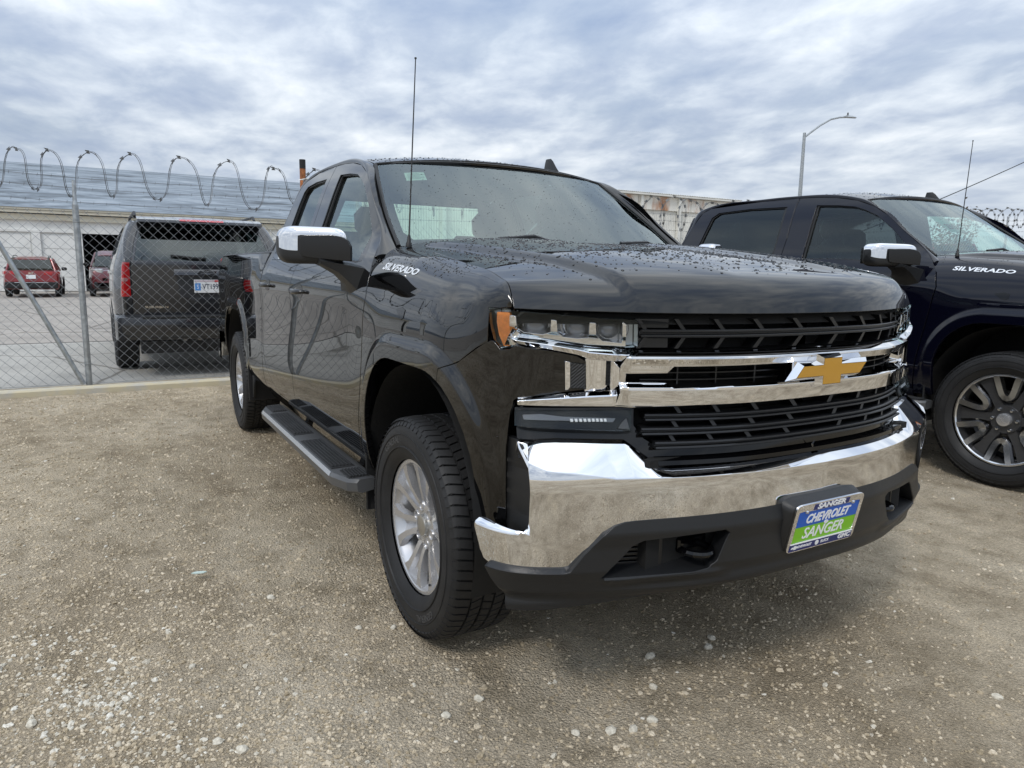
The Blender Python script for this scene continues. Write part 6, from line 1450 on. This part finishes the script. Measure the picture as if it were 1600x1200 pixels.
g2 = scatter(4200, 1.45, 9.0, 1.5, .8); sz = .0035 + .0085 * rng.random(len(g2)) ** 2.8; o = stones('pebbles', g2, sz, M['stone_tan'], sub_ico(), .32, .05); tag(o, 'larger tan pebbles lying on the packed dirt', 'gravel', None, 'stuff')
def ground_px(px, py):
    v = _rx * ((px - 800) / 1110.) - _ux * ((py - 600) / 1110.) + _d; t = -CAM.z / v.z; return (CAM.x + v.x * t, CAM.y + v.y * t)
wl = []
for (px, py, sd_, n) in ((150,1075,.09,260),(60,1020,.12,130),(230,1140,.12,110),(120,1150,.14,80),(330,1100,.25,70)):
    c = ground_px(px, py); wl.append(np.stack([rng.normal(c[0], sd_, n), rng.normal(c[1], sd_, n)], -1))
w1 = np.concatenate(wl); sz = .003 + .0075 * rng.random(len(w1)) ** 2
w2 = scatter(1300, 1.45, 8.5, 1.5, .9); s2 = .0020 + .0060 * rng.random(len(w2)) ** 2.8
o = stones('limestone_chips', np.concatenate([w1, w2]), np.concatenate([sz, s2 * (1 + .06 * np.hypot(w2[:, 0] - CAM.x, w2[:, 1] - CAM.y))]), M['stone_white'], sub_ico(), .30, .2); tag(o, 'pale limestone chips, thickest in the left foreground', 'gravel', None, 'stuff')
# a scrap of pale green glass and single white stones
gx, gy = ground_px(311, 898); b = B(); b.prism([(-.032,-.004),(-.010,-.012),(.026,-.008),(.034,.004),(.012,.011),(-.020,.010)], lambda a, c: (gx + a * .5 - c * .85, gy + a * .85 + c * .5, .012 + a * .1), lambda a, c: (gx + a * .5 - c * .85, gy + a * .85 + c * .5, .008 + a * .1))
tag(b.done('glass_shard', mat('pale_green_scrap', (.50,.60,.55), .3), None, 0), 'pale green scrap lying on the gravel left of the front wheel', 'litter')
BIG = [(423,930,.014),(1016,1012,.017),(1107,1000,.015),(1020,1114,.016),(1021,1060,.013),(749,1082,.014),(697,1108,.013),(378,1157,.016),(1345,795,.016),(47,1117,.016),(1560,1075,.014),(955,1128,.016),(990,1127,.014),(1112,986,.014),(560,978,.012),(615,980,.012),(1290,1060,.010),(340,1143,.014),(300,1030,.011),(900,1130,.013)]
STL = ['white stone left of the front tyre, near the green scrap', 'white stone below the middle of the valance, nearest the bumper shadow', 'pale stone just under the dealer plate side of the valance', 'larger white stone in the centre foreground', 'white stone between the centre foreground and the bumper', 'white stone in the foreground below the front tyre', 'white stone lower left of the one below the front tyre', 'white stone at the bottom edge left of centre', 'white stone beside the second truck, right of the plate', 'white stone at the far left bottom, left of the chip pile', 'white stone at the right foreground edge', 'left one of the close pair of white stones at bottom centre', 'right one of the close pair of white stones at bottom centre', 'small pale stone just beyond the one under the valance', "pale stone close to the front tyre's outer foot, left one", "pale stone close to the front tyre's outer foot, right one", 'small pale stone in the right foreground dirt', 'white stone at the bottom, right of the chip pile', 'pale stone between the chip pile and the front tyre', 'pale stone at bottom centre left of the close pair']
for i, (px, py, s_) in enumerate(BIG):
    gx, gy = ground_px(px, py); BV, BT = sub_ico(); V = BV * (1 + rng.uniform(-.16, .16, (len(BV), 1))) * s_ * np.array([1.2, .9, .75]); a = rng.uniform(0, 6.28)
    V = np.stack([V[:, 0] * math.cos(a) - V[:, 1] * math.sin(a) + gx, V[:, 0] * math.sin(a) + V[:, 1] * math.cos(a) + gy, V[:, 2] + float(ground_z(np.array(gx), np.array(gy))) + s_ * .3], -1)
    o = fast_mesh('white_stone', V, BT, M['stone_white']); tag(o, STL[i], 'stone', 'single white stones on the dirt')

# rain drops beaded on the two trucks
def drops(T, S, n_hood, n_roof, n_glass, seed=1):
    r = np.random.default_rng(seed); k = 8; P0 = []; N0 = []; R0 = []
    def put(fn, a, b, size):
        p = fn(a, b); e = 1e-3; n = np.cross(fn(a + e, b) - fn(a - e, b), fn(a, b + e) - fn(a, b - e)); n /= np.linalg.norm(n, axis=1, keepdims=True); n *= np.sign(n[:, 2:3]); P0.append(p); N0.append(n); R0.append(size)
    def sizes(m): return .0016 + .0034 * r.random(m) ** 1.8
    a = r.random(n_hood * 3); b = r.uniform(-.97, .97, n_hood * 3); keep = r.random(n_hood * 3) < np.clip(1.15 - 1.05 * a ** 2.0, 0, 1) * (.35 + .65 * (np.sin(a * 9 + 3 * np.sin(b * 5)) * np.sin(b * 7 + 1) > -.25)); put(lambda u, v: hood(u, v), a[keep][:n_hood] * .90, b[keep][:n_hood], sizes(len(a[keep][:n_hood])))
    a = r.random(n_roof); b = r.uniform(-.97, .97, n_roof); put(S['roof'], a, b, sizes(n_roof))
    a = r.random(n_glass) * .98; b = r.uniform(-.97, .97, n_glass); put(S['wsurf'], a, b, .0010 + .0014 * r.random(n_glass))
    m_ = n_glass // 2; x = r.uniform(-.6, .3, m_); s = r.uniform(1.34, 1.497, m_); put(lambda u, v: fender(u, v), x, s, sizes(m_) * .8)
    P = np.concatenate(P0); N = np.concatenate(N0); R = np.concatenate(R0); n = len(P)
    U = np.cross(N, [0, 1, 0.]); U /= np.linalg.norm(U, axis=1, keepdims=True); W = np.cross(N, U)
    ring = []
    for (rad, h) in ((1., 0.), (.86, .34), (.45, .56)):
        for j in range(k): t = 2 * math.pi * j / k; ring.append((rad * math.cos(t), rad * math.sin(t), h))
    ring.append((0, 0, .62)); ring = np.array(ring); asp = r.uniform(.8, 1.25, n)
    V = P[:, None] + R[:, None, None] * (ring[None, :, 0:1] * (U * asp[:, None])[:, None] + ring[None, :, 1:2] * W[:, None] + ring[None, :, 2:3] * N[:, None])
    T_ = []
    for q in range(2):
        for j in range(k): j2 = (j + 1) % k; T_ += [(q*k + j, q*k + j2, (q+1)*k + j2), (q*k + j, (q+1)*k + j2, (q+1)*k + j)]
    for j in range(k): T_.append((2*k + j, 2*k + (j + 1) % k, 3*k))
    T_ = np.array(T_); F = T_[None] + (np.arange(n) * (3 * k + 1))[:, None, None]
    o = fast_mesh('water_drops', V.reshape(-1, 3), F.reshape(-1, 3), M['drop'], True); o.parent = T; o['kind'] = 'stuff'
drops(T1, S1, 4300, 1600, 700, 1); drops(T2, S2, 500, 900, 250, 2)
